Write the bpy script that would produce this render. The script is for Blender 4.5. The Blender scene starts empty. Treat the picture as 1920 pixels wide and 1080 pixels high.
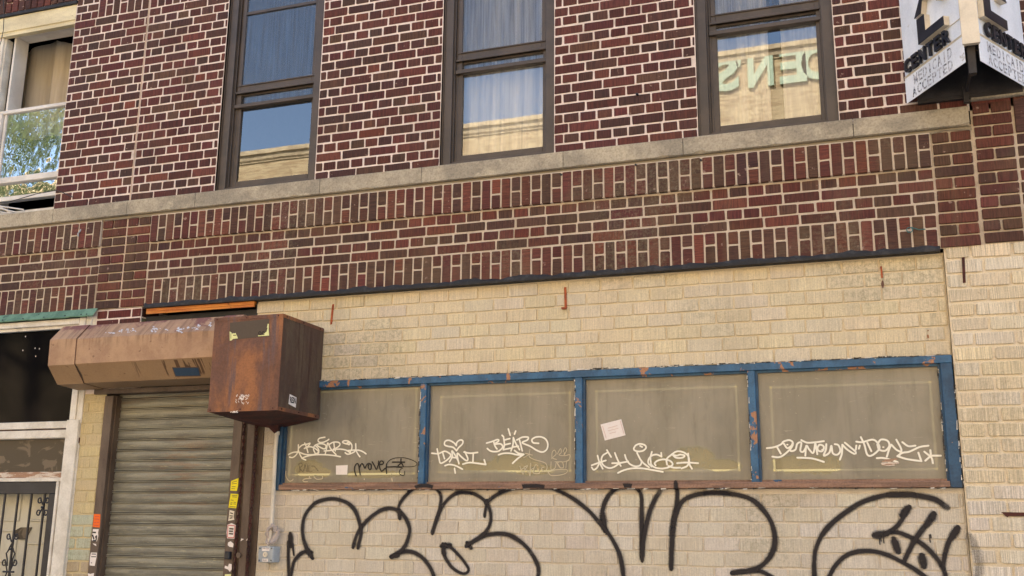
import bpy, math, random
import numpy as np
from mathutils import Vector, noise as mnoise
random.seed(7)
R = math.radians
scn = bpy.context.scene
COL = scn.collection

# ------------------------------------------------------------------ camera, sky, sun, exposure
S, EYE = 6.22, 1.65                       # camera distance to the facade plane (y = 0) and eye height
FPX = 1957.4                              # focal length in pixels of a 1920 wide picture
YAW, PIT, ROL = R(-19.404), R(13.228), R(0.6137)
fw = Vector((math.sin(YAW)*math.cos(PIT), math.cos(YAW)*math.cos(PIT), math.sin(PIT)))
r0 = Vector((math.cos(YAW), -math.sin(YAW), 0)); u0 = r0.cross(fw)
rt = r0*math.cos(ROL) + u0*math.sin(ROL); up = -r0*math.sin(ROL) + u0*math.cos(ROL)
cam_d = bpy.data.cameras.new("camera"); cam = bpy.data.objects.new("camera", cam_d); COL.objects.link(cam)
from mathutils import Matrix
cam.matrix_world = Matrix(((rt.x, up.x, -fw.x, 0), (rt.y, up.y, -fw.y, -S), (rt.z, up.z, -fw.z, EYE), (0, 0, 0, 1)))
cam_d.sensor_width = 36; cam_d.lens = 36*FPX/1920; cam_d.clip_start = .05; cam_d.clip_end = 500
scn.camera = cam

SUN_EL, SUN_ROT = R(46), R(25)            # the sun stands behind the facade: the wall is in open shade
sd = Vector((-math.cos(SUN_EL)*math.sin(SUN_ROT), math.cos(SUN_EL)*math.cos(SUN_ROT), math.sin(SUN_EL)))
w = bpy.data.worlds.new("World"); scn.world = w; w.use_nodes = True
nt = w.node_tree; nt.nodes.clear()
sky = nt.nodes.new('ShaderNodeTexSky'); sky.sky_type = 'NISHITA'; sky.sun_disc = False
sky.sun_elevation = SUN_EL; sky.sun_rotation = SUN_ROT; sky.dust_density = 2.5; sky.air_density = 1.0; sky.ozone_density = .6
bg = nt.nodes.new('ShaderNodeBackground'); bg.inputs[1].default_value = .13
wo = nt.nodes.new('ShaderNodeOutputWorld')
nt.links.new(sky.outputs[0], bg.inputs[0]); nt.links.new(bg.outputs[0], wo.inputs[0])
sl = bpy.data.lights.new("sun", 'SUN'); sl.energy = 4.2; sl.angle = R(.5); sl.color = (1, .955, .90)
so = bpy.data.objects.new("sun", sl); COL.objects.link(so); so.rotation_euler = sd.to_track_quat('Z', 'Y').to_euler()
so.location = (0, 0, 30)
scn.view_settings.view_transform = 'Standard'; scn.view_settings.look = 'None'
scn.view_settings.exposure = 2.1; scn.view_settings.gamma = 1
scn.cycles.max_bounces = 8; scn.cycles.transparent_max_bounces = 12

# ------------------------------------------------------------------ helpers
def ray(px, py):
    d = fw + rt*((px-960)/FPX) - up*((py-540)/FPX)
    return d
def at(px, py, Y=0.):
    d = ray(px, py); t = (Y+S)/d.y
    return (d.x*t, EYE+d.z*t)
def z3(o, s, x, y): return (o[0]+x/s, o[1]+y/s)
def lin(c):
    c /= 255.
    return c/12.92 if c <= .04045 else ((c+.055)/1.055)**2.4
K = 1.0
def C(r, g, b, k=1.): return (min(.92, lin(r)*K*k), min(.92, lin(g)*K*k), min(.92, lin(b)*K*k), 1)

class MB:
    def __init__(s): s.v = []; s.f = []; s.uv = []; s.t = []; s.mi = []; s.smooth = False
    def face(s, pts, uv=None, t=(1, 1, 1), m=0):
        n = len(s.v); s.v.extend(pts); s.f.append(tuple(range(n, n+len(pts))))
        s.uv.extend(uv if uv else [(p[0], p[2]) for p in pts]); s.t.extend([t]*len(pts)); s.mi.append(m)
    def grid(s, pts, faces, uvs=None, t=(1, 1, 1), m=0):
        n = len(s.v); s.v.extend(pts)
        for f in faces:
            s.f.append(tuple(n+i for i in f))
            s.uv.extend([(uvs[i] if uvs else (pts[i][0], pts[i][2])) for i in f]); s.t.extend([t]*len(f)); s.mi.append(m)
    def box(s, x0, x1, y0, y1, z0, z1, t=(1, 1, 1), m=0, bev=0.):
        if bev <= 0:
            p = [(x, y, z) for x in (x0, x1) for y in (y0, y1) for z in (z0, z1)]
            s.grid(p, [(0, 2, 6, 4)[::-1], (1, 3, 7, 5), (0, 1, 5, 4), (2, 6, 7, 3), (0, 2, 3, 1), (4, 5, 7, 6)], None, t, m)
            return
        b = min(bev, (x1-x0)/2.2, (y1-y0)/2.2, (z1-z0)/2.2)
        def loop(x0, x1, z0, z1, y, c):
            return [(x0+c, y, z0), (x1-c, y, z0), (x1, y, z0+c), (x1, y, z1-c), (x1-c, y, z1), (x0+c, y, z1), (x0, y, z1-c), (x0, y, z0+c)]
        L = loop(x0+b, x1-b, z0+b, z1-b, y0, b*.3)+loop(x0, x1, z0, z1, y0+b, b*.6)+loop(x0, x1, z0, z1, y1-b, b*.6)+loop(x0+b, x1-b, z0+b, z1-b, y1, b*.3)
        F = [tuple(range(8)), tuple(range(31, 23, -1))]
        for r in range(3):
            for i in range(8):
                j = (i+1) % 8; F.append((r*8+j, r*8+i, r*8+8+i, r*8+8+j))
        s.grid(L, F, None, t, m)
    def tube(s, pts, rad, seg=8, closed=False, t=(1, 1, 1), m=0, caps=True):
        pts = [Vector(p) for p in pts]; n = len(pts); V = []; F = []
        rads = rad if isinstance(rad, (list, tuple)) else [rad]*n
        prev = None
        for i, p in enumerate(pts):
            a = pts[(i-1) % n] if (closed or i > 0) else p
            b = pts[(i+1) % n] if (closed or i < n-1) else p
            d = (b-a); d = d.normalized() if d.length > 1e-9 else Vector((0, 0, 1))
            if prev is None:
                h = Vector((0, 0, 1)) if abs(d.z) < .9 else Vector((1, 0, 0)); u = d.cross(h).normalized()
            else:
                u = (prev - d*prev.dot(d)); u = u.normalized() if u.length > 1e-6 else d.orthogonal().normalized()
            prev = u; v = d.cross(u)
            for k in range(seg):
                an = 2*math.pi*k/seg; q = p+(u*math.cos(an)+v*math.sin(an))*rads[i]; V.append(tuple(q))
        for i in range(n if closed else n-1):
            for k in range(seg):
                a = i*seg+k; b = i*seg+(k+1) % seg; j = ((i+1) % n)*seg
                F.append((a, b, j+(k+1) % seg, j+k))
        if caps and not closed: F += [tuple(range(seg))[::-1], tuple((n-1)*seg+k for k in range(seg))]
        s.grid(V, F, None, t, m)
    def prof(s, prof, x0, x1, t=(1, 1, 1), m=0, cap=True, close=True):
        """profile [(y,z)..] extruded along x"""
        n = len(prof); V = [(x0, y, z) for y, z in prof]+[(x1, y, z) for y, z in prof]
        F = [(i, (i+1) % n, n+(i+1) % n, n+i) for i in range(n if close else n-1)]
        if cap and close: F += [tuple(range(n))[::-1], tuple(range(n, 2*n))]
        s.grid(V, F, None, t, m)
    def poly(s, pts, y0, y1, t=(1, 1, 1), m=0):
        """polygon of (x,z) extruded from y0 (front) to y1"""
        n = len(pts); V = [(x, y0, z) for x, z in pts]+[(x, y1, z) for x, z in pts]
        F = [tuple(range(n)), tuple(range(2*n-1, n-1, -1))]+[((i+1) % n, i, n+i, n+(i+1) % n) for i in range(n)]
        s.grid(V, F, None, t, m)

def build(name, mb, mats, parent=None, loc=None, smooth=False, label=None, cat=None, group=None, kind=None):
    me = bpy.data.meshes.new(name)
    base = Vector((0, 0, 0))
    if parent is not None: base = PW[parent.name]
    elif loc is not None: base = Vector(loc)
    me.from_pydata([tuple(Vector(v)-base) for v in mb.v], [], mb.f)
    uvl = me.uv_layers.new(name='UVMap'); uvl.data.foreach_set('uv', [c for u in mb.uv for c in u])
    ca = me.color_attributes.new('tint', 'FLOAT_COLOR', 'CORNER')
    ca.data.foreach_set('color', [c for t in mb.t for c in (t[0], t[1], t[2], t[3] if len(t) > 3 else 1)])
    if not isinstance(mats, (list, tuple)): mats = [mats]
    for m in mats: me.materials.append(m)
    me.polygons.foreach_set('material_index', mb.mi)
    if smooth: me.polygons.foreach_set('use_smooth', [True]*len(me.polygons))
    me.update()
    o = bpy.data.objects.new(name, me); COL.objects.link(o)
    if parent is not None:
        o.parent = parent; PW[o.name] = base
    else:
        o.location = base; PW[o.name] = base
    tag(o, label, cat, group, kind)
    if smooth:
        try:
            md = o.modifiers.new('es', 'EDGE_SPLIT'); md.split_angle = R(40)
        except Exception: pass
    return o
PW = {}
def tag(o, label=None, cat=None, group=None, kind=None):
    if label: o['label'] = label
    if cat: o['category'] = cat
    if group: o['group'] = group
    if kind: o['kind'] = kind
def empty(name, loc, label=None, cat=None, group=None, kind=None):
    o = bpy.data.objects.new(name, None); COL.objects.link(o); o.location = loc; PW[o.name] = Vector(loc)
    o.empty_display_size = .1; tag(o, label, cat, group, kind); return o

FONT_M = {}
def text_mesh(txt, size, bold=0., depth=0., spacing=1.):
    cu = bpy.data.curves.new('txt', 'FONT'); cu.body = txt; cu.size = size; cu.offset = bold; cu.extrude = depth; cu.align_x = 'LEFT'; cu.space_character = spacing; cu.resolution_u = 3
    ob = bpy.data.objects.new('txt', cu); COL.objects.link(ob); dg = bpy.context.evaluated_depsgraph_get(); me = bpy.data.meshes.new_from_object(ob.evaluated_get(dg))
    V = [v.co.copy() for v in me.vertices]; F = [tuple(p.vertices) for p in me.polygons]
    bpy.data.objects.remove(ob); bpy.data.curves.remove(cu); bpy.data.meshes.remove(me); return V, F
def fit_text(mb, txt, o, ux, uz, wdt, hgt, bold=0., depth=0., nrm=None, m=0):
    """text whose box starts at o and spans wdt along ux, hgt along uz (world vectors)"""
    V, F = text_mesh(txt, 1., bold, depth); x0 = min(v.x for v in V); x1 = max(v.x for v in V); y0 = min(v.y for v in V); y1 = max(v.y for v in V)
    nn = nrm if nrm is not None else ux.cross(uz)
    P_ = [tuple(o+ux*((v.x-x0)/(x1-x0)*wdt)+uz*((v.y-y0)/(y1-y0)*hgt)+nn*v.z) for v in V]; mb.grid(P_, F, None, (1, 1, 1), m)
EX, EZ = Vector((1, 0, 0)), Vector((0, 0, 1))
# ------------------------------------------------------------------ materials
class N:
    def __init__(s, name):
        s.m = bpy.data.materials.new(name); s.m.use_nodes = True; s.t = s.m.node_tree; s.t.nodes.clear()
        s.out = s.t.nodes.new('ShaderNodeOutputMaterial')
    def n(s, ty, **kw):
        o = s.t.nodes.new(ty)
        for k, v in kw.items():
            if k.startswith('i_'):
                key = k[2:]; key = int(key) if key.isdigit() else key
                if hasattr(v, 'is_output') or isinstance(v, bpy.types.NodeSocket): s.t.links.new(v, o.inputs[key])
                else: o.inputs[key].default_value = v
            else: setattr(o, k, v)
        return o
    def mix(s, f, a, b, mode='MIX'):
        o = s.t.nodes.new('ShaderNodeMixRGB'); o.blend_type = mode
        for i, v in enumerate((f, a, b)):
            if isinstance(v, bpy.types.NodeSocket): s.t.links.new(v, o.inputs[i])
            else: o.inputs[i].default_value = v
        return o.outputs[0]
    def math(s, op, a, b=0., clamp=False):
        o = s.t.nodes.new('ShaderNodeMath'); o.operation = op; o.use_clamp = clamp
        for i, v in enumerate((a, b)):
            if isinstance(v, bpy.types.NodeSocket): s.t.links.new(v, o.inputs[i])
            else: o.inputs[i].default_value = v
        return o.outputs[0]
    def ramp(s, f, lo, hi, a=0., b=1.):
        o = s.n('ShaderNodeMapRange', i_0=f, i_1=lo, i_2=hi, i_3=a, i_4=b); o.clamp = True; o.interpolation_type = 'SMOOTHSTEP'
        return o.outputs[0]
    def pos(s, sc=(1, 1, 1), off=(0, 0, 0), src=None):
        if src is None: src = s.n('ShaderNodeNewGeometry').outputs['Position']
        mp = s.n('ShaderNodeMapping', i_0=src); mp.inputs['Scale'].default_value = sc; mp.inputs['Location'].default_value = off
        return mp.outputs[0]
    def uv(s, sc=(1, 1, 1)):
        u = s.n('ShaderNodeUVMap', uv_map='UVMap').outputs[0]; return s.pos(sc, src=u)
    def noise(s, vec, scale=1., detail=3., rough=.55, dist=0.):
        o = s.n('ShaderNodeTexNoise', i_Vector=vec, i_Scale=scale, i_Detail=detail, i_Roughness=rough, i_Distortion=dist)
        return o.outputs[0]
    def bump(s, h, strength=.3, dist=.01, norm=None):
        o = s.n('ShaderNodeBump', i_Strength=strength, i_Distance=dist, i_Height=h)
        if norm: s.t.links.new(norm, o.inputs['Normal'])
        return o.outputs[0]
    def bsdf(s, col, rough=.7, normal=None, metal=0., spec=.5, alpha=None, **kw):
        b = s.n('ShaderNodeBsdfPrincipled')
        def st(k, v):
            if isinstance(v, bpy.types.NodeSocket): s.t.links.new(v, b.inputs[k])
            else: b.inputs[k].default_value = v
        st('Base Color', col); st('Roughness', rough); st('Metallic', metal); st('Specular IOR Level', spec)
        if normal: st('Normal', normal)
        if alpha is not None: st('Alpha', alpha)
        for k, v in kw.items(): st(k.replace('_', ' '), v)
        return b.outputs[0]
    def done(s, sh): s.t.links.new(sh, s.out.inputs[0]); return s.m
    def tint(s): return s.n('ShaderNodeVertexColor', layer_name='tint').outputs[0]

def m_brick(name, groove=.5, dirt=C(60, 52, 44), dirt_amt=.25, smear=C(190, 165, 150), smear_amt=.5, bstr=.6, dark=.30, gs=(120, 9), streak=0.):
    n = N(name); uv = n.uv((gs[0], gs[1], 1)); t = n.tint()
    g = n.noise(uv, 1., 2., .5, .08)                                     # wire-cut scratches across each brick
    p = n.pos(); f = n.noise(p, 120, 4., .7); big = n.noise(p, 2.3, 4., .6); med = n.noise(p, 22, 3., .6)
    c = n.mix(groove, t, n.mix(1., t, n.ramp(g, .34, .64, 1-dark*2, 1.35), 'MULTIPLY'))
    c = n.mix(n.ramp(f, .3, .75, 0, .45), c, n.mix(1., c, (.45, .42, .42, 1), 'MULTIPLY'))
    c = n.mix(n.math('MULTIPLY', n.ramp(big, .48, .68), dirt_amt), c, dirt)
    c = n.mix(n.math('MULTIPLY', n.ramp(med, .66, .74), smear_amt), c, smear)
    if streak:
        c = n.mix(n.math('MULTIPLY', n.ramp(n.noise(n.pos((7, 1, .55)), 1., 5, .7, .2), .5, .72), streak), c, dirt)
        c = n.mix(n.math('MULTIPLY', n.math('MULTIPLY', n.ramp(n.noise(p, 1.1, 3, .5), .5, .62), n.ramp(n.noise(p, 45, 4, .8), .45, .62)), streak), c, C(132, 124, 100))
    h = n.math('ADD', n.math('MULTIPLY', g, 1.), n.math('MULTIPLY', f, .5))
    return n.done(n.bsdf(c, .82, n.bump(h, bstr, .004), spec=.35))
def m_mortar(name, dirt=C(140, 122, 98), amt=.3):
    n = N(name); p = n.pos(); t = n.tint()
    f = n.noise(p, 160, 4, .7); med = n.noise(p, 14, 4, .65); big = n.noise(p, 1.7, 3, .6)
    c = n.mix(n.ramp(f, .35, .75, 0, .35), t, n.mix(1., t, (.55, .5, .45, 1), 'MULTIPLY'))
    c = n.mix(n.math('MULTIPLY', n.ramp(med, .5, .72), amt), c, dirt)
    c = n.mix(n.math('MULTIPLY', n.ramp(big, .5, .66), amt), c, dirt)
    c = n.mix(n.ramp(n.noise(n.pos((1, 1, 2)), 9, 5, .8), .62, .72, 0, .45), c, C(92, 78, 66))
    return n.done(n.bsdf(c, .95, n.bump(f, .8, .006), spec=.2))
def m_gen(name, c1, c2, scale=6, rough=.6, bump=.15, dent=0., metal=0., stretch=(1, 1, 1), lo=.4, hi=.62, fine=.25, spec=.4, c3=None, lo3=.62, hi3=.7, sc3=14, st3=(1, 1, 1)):
    n = N(name); p = n.pos(stretch); a = n.noise(p, scale, 5, .62, .3); f = n.noise(n.pos(), 90, 3, .65)
    c = n.mix(n.ramp(a, lo, hi), c1, c2)
    if c3: c = n.mix(n.ramp(n.noise(n.pos(st3), sc3, 5, .65, .4), lo3, hi3), c, c3)
    c = n.mix(n.ramp(f, .35, .75, 0, fine), c, n.mix(1., c, (.4, .38, .36, 1), 'MULTIPLY'))
    nb = n.bump(f, bump, .003)
    if dent: nb = n.bump(n.noise(n.pos(), 3.2, 3, .5, .4), 1., dent, nb)
    return n.done(n.bsdf(c, rough, nb, metal, spec))

M = {}
M['red'] = m_brick('red_brick')
M['redband'] = m_brick('red_brick_weathered', dirt=C(100, 82, 62), dirt_amt=.4, streak=.35)
M['mortar'] = m_mortar('mortar_pale')
M['tan'] = m_brick('tan_painted_brick', groove=.38, dirt=C(184, 170, 146), dirt_amt=.3, smear=C(164, 150, 124), smear_amt=.2, bstr=.5, dark=.13, gs=(210, 5), streak=.5)
M['tanrough'] = m_brick('tan_rough_brick', groove=.7, dirt=C(184, 166, 130), dirt_amt=.3, smear=C(140, 120, 96), smear_amt=.4, bstr=.8, dark=.14, gs=(200, 5), streak=.3)
M['tanmortar'] = m_mortar('tan_painted_mortar', C(180, 162, 128), .3)
M['ledge'] = m_gen('ledge_stone', C(184, 172, 150), C(154, 145, 128), 3.2, .9, .4, stretch=(1, 1, 1.2), lo=.40, hi=.62, fine=.55, c3=C(192, 180, 156), lo3=.54, hi3=.68, sc3=5)
M['bronze'] = m_gen('bronze_aluminium', C(78, 67, 58), C(66, 57, 50), 5, .42, .04, fine=.1, spec=.5)
M['black'] = m_gen('black_tar', C(36, 35, 36), C(60, 59, 60), 18, .65, .9, lo=.45, hi=.7, fine=.4)
def m_glass(name, tint=(1, 1, 1, 1), refl=.125, wav=.02, sc=2.2):
    n = N(name)
    h = n.noise(n.pos((1, 1, .7)), sc, 1.5, .4)
    nb = n.bump(h, 1., wav)
    gl = n.n('ShaderNodeBsdfGlossy', i_Color=(1, 1, 1, 1), i_Roughness=0.0, i_Normal=nb)
    tr = n.n('ShaderNodeBsdfTransparent', i_Color=tint)
    fr = n.n('ShaderNodeFresnel', i_IOR=1.5, i_Normal=nb)
    f = n.math('ADD', n.math('MULTIPLY', fr.outputs[0], 1.2), refl, True)
    mx = n.n('ShaderNodeMixShader', i_0=f, i_1=tr.outputs[0], i_2=gl.outputs[0])
    return n.done(mx.outputs[0])
M['glass'] = m_glass('window_glass', wav=.0002)
M['glass_left'] = m_glass('old_wavy_glass', refl=.5, wav=.003, sc=9)
M['screen'] = None
def m_screen():
    n = N('insect_screen')
    v = n.noise(n.pos((70, 1, 1.6)), 1., 3, .6)
    d = n.bsdf(C(84, 88, 98), .8)
    tr = n.n('ShaderNodeBsdfTransparent')
    mx = n.n('ShaderNodeMixShader', i_0=n.ramp(v, .3, .75, .18, .46), i_1=tr.outputs[0], i_2=d)
    return n.done(mx.outputs[0])
M['screen'] = m_screen()
def m_cloth(name, c1, c2, tr=.35):
    n = N(name); v = n.noise(n.pos((14, 14, .8)), 1., 3, .6)
    c = n.mix(n.ramp(v, .35, .65), c1, c2)  # light and grey streaks put fold shading into the cloth colour
    d = n.n('ShaderNodeBsdfDiffuse', i_0=c); t = n.n('ShaderNodeBsdfTranslucent', i_0=c)
    mx = n.n('ShaderNodeMixShader', i_0=tr, i_1=d.outputs[0], i_2=t.outputs[0]); return n.done(mx.outputs[0])
M['sheer'] = m_cloth('white_curtain_cloth', C(248, 246, 242), C(196, 198, 204))
M['beige'] = m_cloth('beige_curtain_cloth', C(238, 226, 206), C(216, 202, 180), .3)
M['interior'] = m_gen('interior_dark', C(66, 63, 60), C(52, 50, 47), 2, .9, .0)
M['white'] = m_gen('white_painted_wood', C(228, 222, 210), C(205, 198, 184), 5, .55, .12, stretch=(1, 1, 1), fine=.18, c3=C(160, 146, 122), lo3=.68, hi3=.74, sc3=12)
M['whitealu'] = m_gen('white_aluminium', C(225, 220, 212), C(206, 200, 192), 3, .4, .03, fine=.06)
M['cream'] = m_gen('cream_painted_lintel', C(228, 215, 176), C(205, 192, 156), 3, .6, .1, stretch=(.6, 1, 3), fine=.2, c3=C(140, 112, 70), lo3=.66, hi3=.74, sc3=9)
M['peel'] = m_gen('peeling_white_wood', C(215, 200, 182), C(165, 128, 100), 7, .7, .5, stretch=(1, 1, 7), lo=.47, hi=.52, fine=.4)
M['green'] = m_gen('oxidised_green_flashing', C(112, 148, 122), C(88, 122, 100), 8, .7, .25, fine=.35, c3=C(50, 62, 54), lo3=.64, hi3=.7, sc3=16)
M['blue'] = m_gen('peeling_blue_paint', C(60, 104, 138), C(46, 84, 114), 9, .5, .35, stretch=(1, 1, .6), fine=.35, c3=C(172, 122, 88), lo3=.585, hi3=.6, sc3=7, st3=(1, 1, .8))
M['bluejamb'] = m_gen('dark_blue_paint', C(46, 84, 114), C(38, 68, 94), 9, .5, .3, fine=.35, c3=C(170, 140, 110), lo3=.68, hi3=.7, sc3=16)
M['sill'] = m_gen('bare_wood_sill', C(158, 124, 102), C(124, 98, 82), 6, .8, .4, stretch=(.5, 1, 7), fine=.5, c3=C(52, 92, 128), lo3=.635, hi3=.65, sc3=5, st3=(1, 1, 3))
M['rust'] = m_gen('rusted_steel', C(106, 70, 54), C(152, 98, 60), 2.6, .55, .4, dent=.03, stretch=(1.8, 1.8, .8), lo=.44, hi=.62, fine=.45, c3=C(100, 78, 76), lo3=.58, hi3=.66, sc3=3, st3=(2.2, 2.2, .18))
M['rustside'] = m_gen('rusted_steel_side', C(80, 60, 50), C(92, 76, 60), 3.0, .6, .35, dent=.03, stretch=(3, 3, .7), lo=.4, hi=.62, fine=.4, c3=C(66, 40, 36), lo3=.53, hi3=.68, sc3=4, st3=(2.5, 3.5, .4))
M['rustdark'] = m_gen('dark_rust', C(84, 42, 32), C(58, 32, 28), 9, .8, .5, fine=.5)
M['orust'] = m_gen('orange_rust', C(176, 92, 52), C(140, 66, 40), 22, .85, .5, fine=.4)
def m_hood():
    n = N('faded_pink_brown_paint'); p = n.pos()
    c = n.mix(n.ramp(n.noise(n.pos((1, 1, 1)), 5, 5, .65, .3), .4, .65), C(178, 144, 112), C(160, 126, 98))
    dr = n.noise(n.pos((26, 2, 1.6)), 1., 4, .6)                         # drip stains running down
    zz = n.n('ShaderNodeSeparateXYZ', i_0=n.n('ShaderNodeNewGeometry').outputs['Position']).outputs[2]
    near = n.ramp(zz, 2.86, 2.965, 0, 1)
    c = n.mix(n.math('MULTIPLY', n.math('MULTIPLY', n.ramp(dr, .5, .62), near), .38), c, C(92, 68, 52))
    top = n.ramp(zz, 2.955, 2.962)
    ru = n.noise(p, 9, 5, .65, .5)
    c = n.mix(n.math('MULTIPLY', n.ramp(n.math('ADD', ru, n.ramp(zz, 3.01, 3.09, 0, .2)), .60, .74), top), c, C(128, 86, 76))
    xx = n.n('ShaderNodeSeparateXYZ', i_0=n.n('ShaderNodeNewGeometry').outputs['Position']).outputs[0]
    bot = n.math('MULTIPLY', n.ramp(zz, 2.785, 2.775), n.ramp(zz, 2.675, 2.70))
    sp = n.noise(n.pos((30, 2, 3.)), 1., 3, .5, .6)
    m3 = n.math('MULTIPLY', n.math('MULTIPLY', n.ramp(sp, .58, .62), bot), n.math('MULTIPLY', n.ramp(xx, -4.95, -4.75), .8))
    c = n.mix(n.math('MULTIPLY', n.ramp(zz, 2.786, 2.782), .75), c, C(148, 122, 90))  # lower facet toned olive: dirt and the downward-facing light, both in the colour
    c = n.mix(m3, c, C(70, 46, 28))
    sc = n.noise(n.pos((1, 1, 1.4)), 16, 3, .6, .3)
    c = n.mix(n.math('MULTIPLY', n.ramp(sc, .68, .71), .6), c, C(100, 72, 54))
    f = n.noise(p, 90, 3, .6); c = n.mix(n.ramp(f, .4, .75, 0, .2), c, n.mix(1., c, (.5, .45, .4, 1), 'MULTIPLY'))
    return n.done(n.bsdf(c, .6, n.bump(n.noise(p, 4, 3, .5), .8, .02), spec=.35))
M['hood'] = m_hood()
def m_slat():
    n = N('galvanised_slats'); p = n.pos()
    xx = n.n('ShaderNodeSeparateXYZ', i_0=n.n('ShaderNodeNewGeometry').outputs['Position'])
    c = n.mix(n.ramp(n.noise(n.pos((.6, 1, 5)), 6, 5, .6), .38, .64), C(144, 142, 128), C(116, 114, 104))
    d = n.noise(n.pos((1.2, 1, 14)), 4, 5, .65, .3)
    reg = n.math('MULTIPLY', n.ramp(xx.outputs[0], -5.1, -4.7), n.ramp(xx.outputs[0], -4.3, -4.55))
    reg = n.math('MULTIPLY', reg, n.math('MULTIPLY', n.ramp(xx.outputs[2], 1.75, 1.85), n.ramp(xx.outputs[2], 2.35, 2.2)))
    c = n.mix(n.math('MULTIPLY', n.ramp(d, .48, .6), n.math('MULTIPLY', reg, .55)), c, C(140, 112, 88))
    c = n.mix(n.math('MULTIPLY', n.ramp(n.noise(n.pos((2, 1, 20)), 5, 4, .6, .6, ), .63, .68), .6), c, C(178, 172, 140))
    tp = n.ramp(xx.outputs[2], 2.45, 2.58)
    c = n.mix(n.math('MULTIPLY', n.math('MULTIPLY', tp, n.ramp(n.noise(n.pos((1, 1, 22)), 2, 3, .6), .45, .6)), .45), c, C(120, 92, 62))
    f = n.noise(p, 110, 3, .6); c = n.mix(n.ramp(f, .4, .75, 0, .3), c, n.mix(1., c, (.5, .48, .45, 1), 'MULTIPLY'))
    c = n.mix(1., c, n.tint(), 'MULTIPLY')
    return n.done(n.bsdf(c, .5, n.bump(f, .15, .003), .25, .5))
M['slat'] = m_slat()
M['guide'] = m_gen('brown_guide_paint', C(104, 88, 74), C(86, 70, 58), 4, .55, .15, stretch=(2, 2, .6), fine=.3, c3=C(70, 44, 32), lo3=.64, hi3=.72, sc3=8)
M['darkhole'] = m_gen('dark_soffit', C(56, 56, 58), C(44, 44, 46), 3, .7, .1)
M['orange'] = m_gen('orange_rusted_angle', C(214, 140, 58), C(186, 106, 46), 6, .6, .2, stretch=(.5, 1, 4), fine=.25, c3=C(120, 66, 36), lo3=.64, hi3=.7, sc3=11)
M['plastic'] = m_gen('off_white_conduit', C(214, 204, 186), C(192, 182, 164), 5, .5, .05, fine=.1)
M['grey'] = m_gen('grey_switch_box_paint', C(168, 174, 176), C(150, 156, 160), 6, .5, .1, fine=.2)
M['signw'] = m_gen('weathered_white_sign', C(240, 242, 246), C(222, 226, 232), 3, .45, .08, stretch=(1, 1, .6), fine=.14, c3=C(172, 160, 140), lo3=.66, hi3=.76, sc3=7)
M['signtrim'] = m_gen('cream_sign_trim', C(226, 214, 192), C(208, 196, 174), 4, .5, .06, fine=.12, c3=C(150, 120, 90), lo3=.7, hi3=.76, sc3=14)
M['ink'] = m_gen('black_letter_face', C(26, 28, 36), C(40, 42, 50), 8, .35, .05, fine=.2)
M['faded'] = m_gen('faded_black_lettering', C(44, 44, 50), C(200, 200, 206), 70, .5, .1, lo=.40, hi=.50, fine=.1)
M['dsteel'] = m_gen('dark_steel', C(60, 56, 56), C(44, 42, 42), 6, .6, .1)
M['iron'] = m_gen('black_wrought_iron', C(34, 33, 38), C(44, 43, 48), 10, .4, .08, fine=.15)
M['doorw'] = m_gen('off_white_door', C(210, 204, 184), C(192, 186, 166), 3, .5, .05, stretch=(1, 1, .6), fine=.12)
def m_film():
    n = N('frosted_brown_film'); p = n.pos()
    c = n.mix(n.ramp(n.noise(n.pos((1.6, 1, .8)), 2.2, 4, .6), .38, .62), C(152, 145, 130), C(138, 132, 118))
    c = n.mix(n.ramp(n.noise(n.pos((14, 1, 1)), 2., 4, .6), .45, .75, 0, .25), c, C(108, 100, 84))
    sc = n.n('ShaderNodeSeparateColor', i_0=n.tint()).outputs[0]
    sc = n.ramp(n.math('ADD', sc, n.math('MULTIPLY', n.math('SUBTRACT', n.noise(p, 26, 4, .6), .5), .5)), .45, .62)
    c = n.mix(n.math('MULTIPLY', sc, .75), c, C(192, 186, 152))
    scr = n.noise(n.pos((9, 1, 60)), 1., 2, .5, 1.5)
    c = n.mix(n.ramp(scr, .70, .74, 0, .35), c, C(190, 184, 166))
    c = n.mix(n.ramp(n.noise(n.pos((3, 1, .9)), 2.6, 5, .7, .3), .52, .74, 0, .4), c, C(100, 93, 80))
    c = n.mix(n.ramp(n.noise(p, 70, 2, .5), .74, .76, 0, .6), c, C(196, 188, 168))
    d = n.bsdf(c, .16, n.bump(n.noise(p, 3, 2, .5), .3, .01), spec=.5)
    tr = n.n('ShaderNodeBsdfTransparent', i_Color=(.97, .93, .82, 1))
    fac = n.math('SUBTRACT', .83, n.math('MULTIPLY', sc, .38))
    mx = n.n('ShaderNodeMixShader', i_0=fac, i_1=tr.outputs[0], i_2=d); return n.done(mx.outputs[0])
def m_film_old():
    n = N('frosted_brown_film'); p = n.pos()
    c = n.mix(n.ramp(n.noise(n.pos((1.6, 1, .8)), 2.2, 4, .6), .38, .62), C(140, 128, 106), C(120, 111, 92))
    c = n.mix(n.ramp(n.noise(n.pos((14, 1, 1)), 2., 4, .6), .45, .75, 0, .25), c, C(104, 96, 80))
    c = n.mix(n.ramp(n.noise(p, 34, 2, .5, .6), .735, .76, 0, .5), c, C(190, 182, 160))
    d = n.bsdf(c, .22, None, spec=.28)
    tr = n.n('ShaderNodeBsdfTransparent', i_Color=(.95, .9, .8, 1))
    mx = n.n('ShaderNodeMixShader', i_0=.70, i_1=tr.outputs[0], i_2=d); return n.done(mx.outputs[0])
M['film'] = m_film(); M['chipw'] = None
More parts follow.
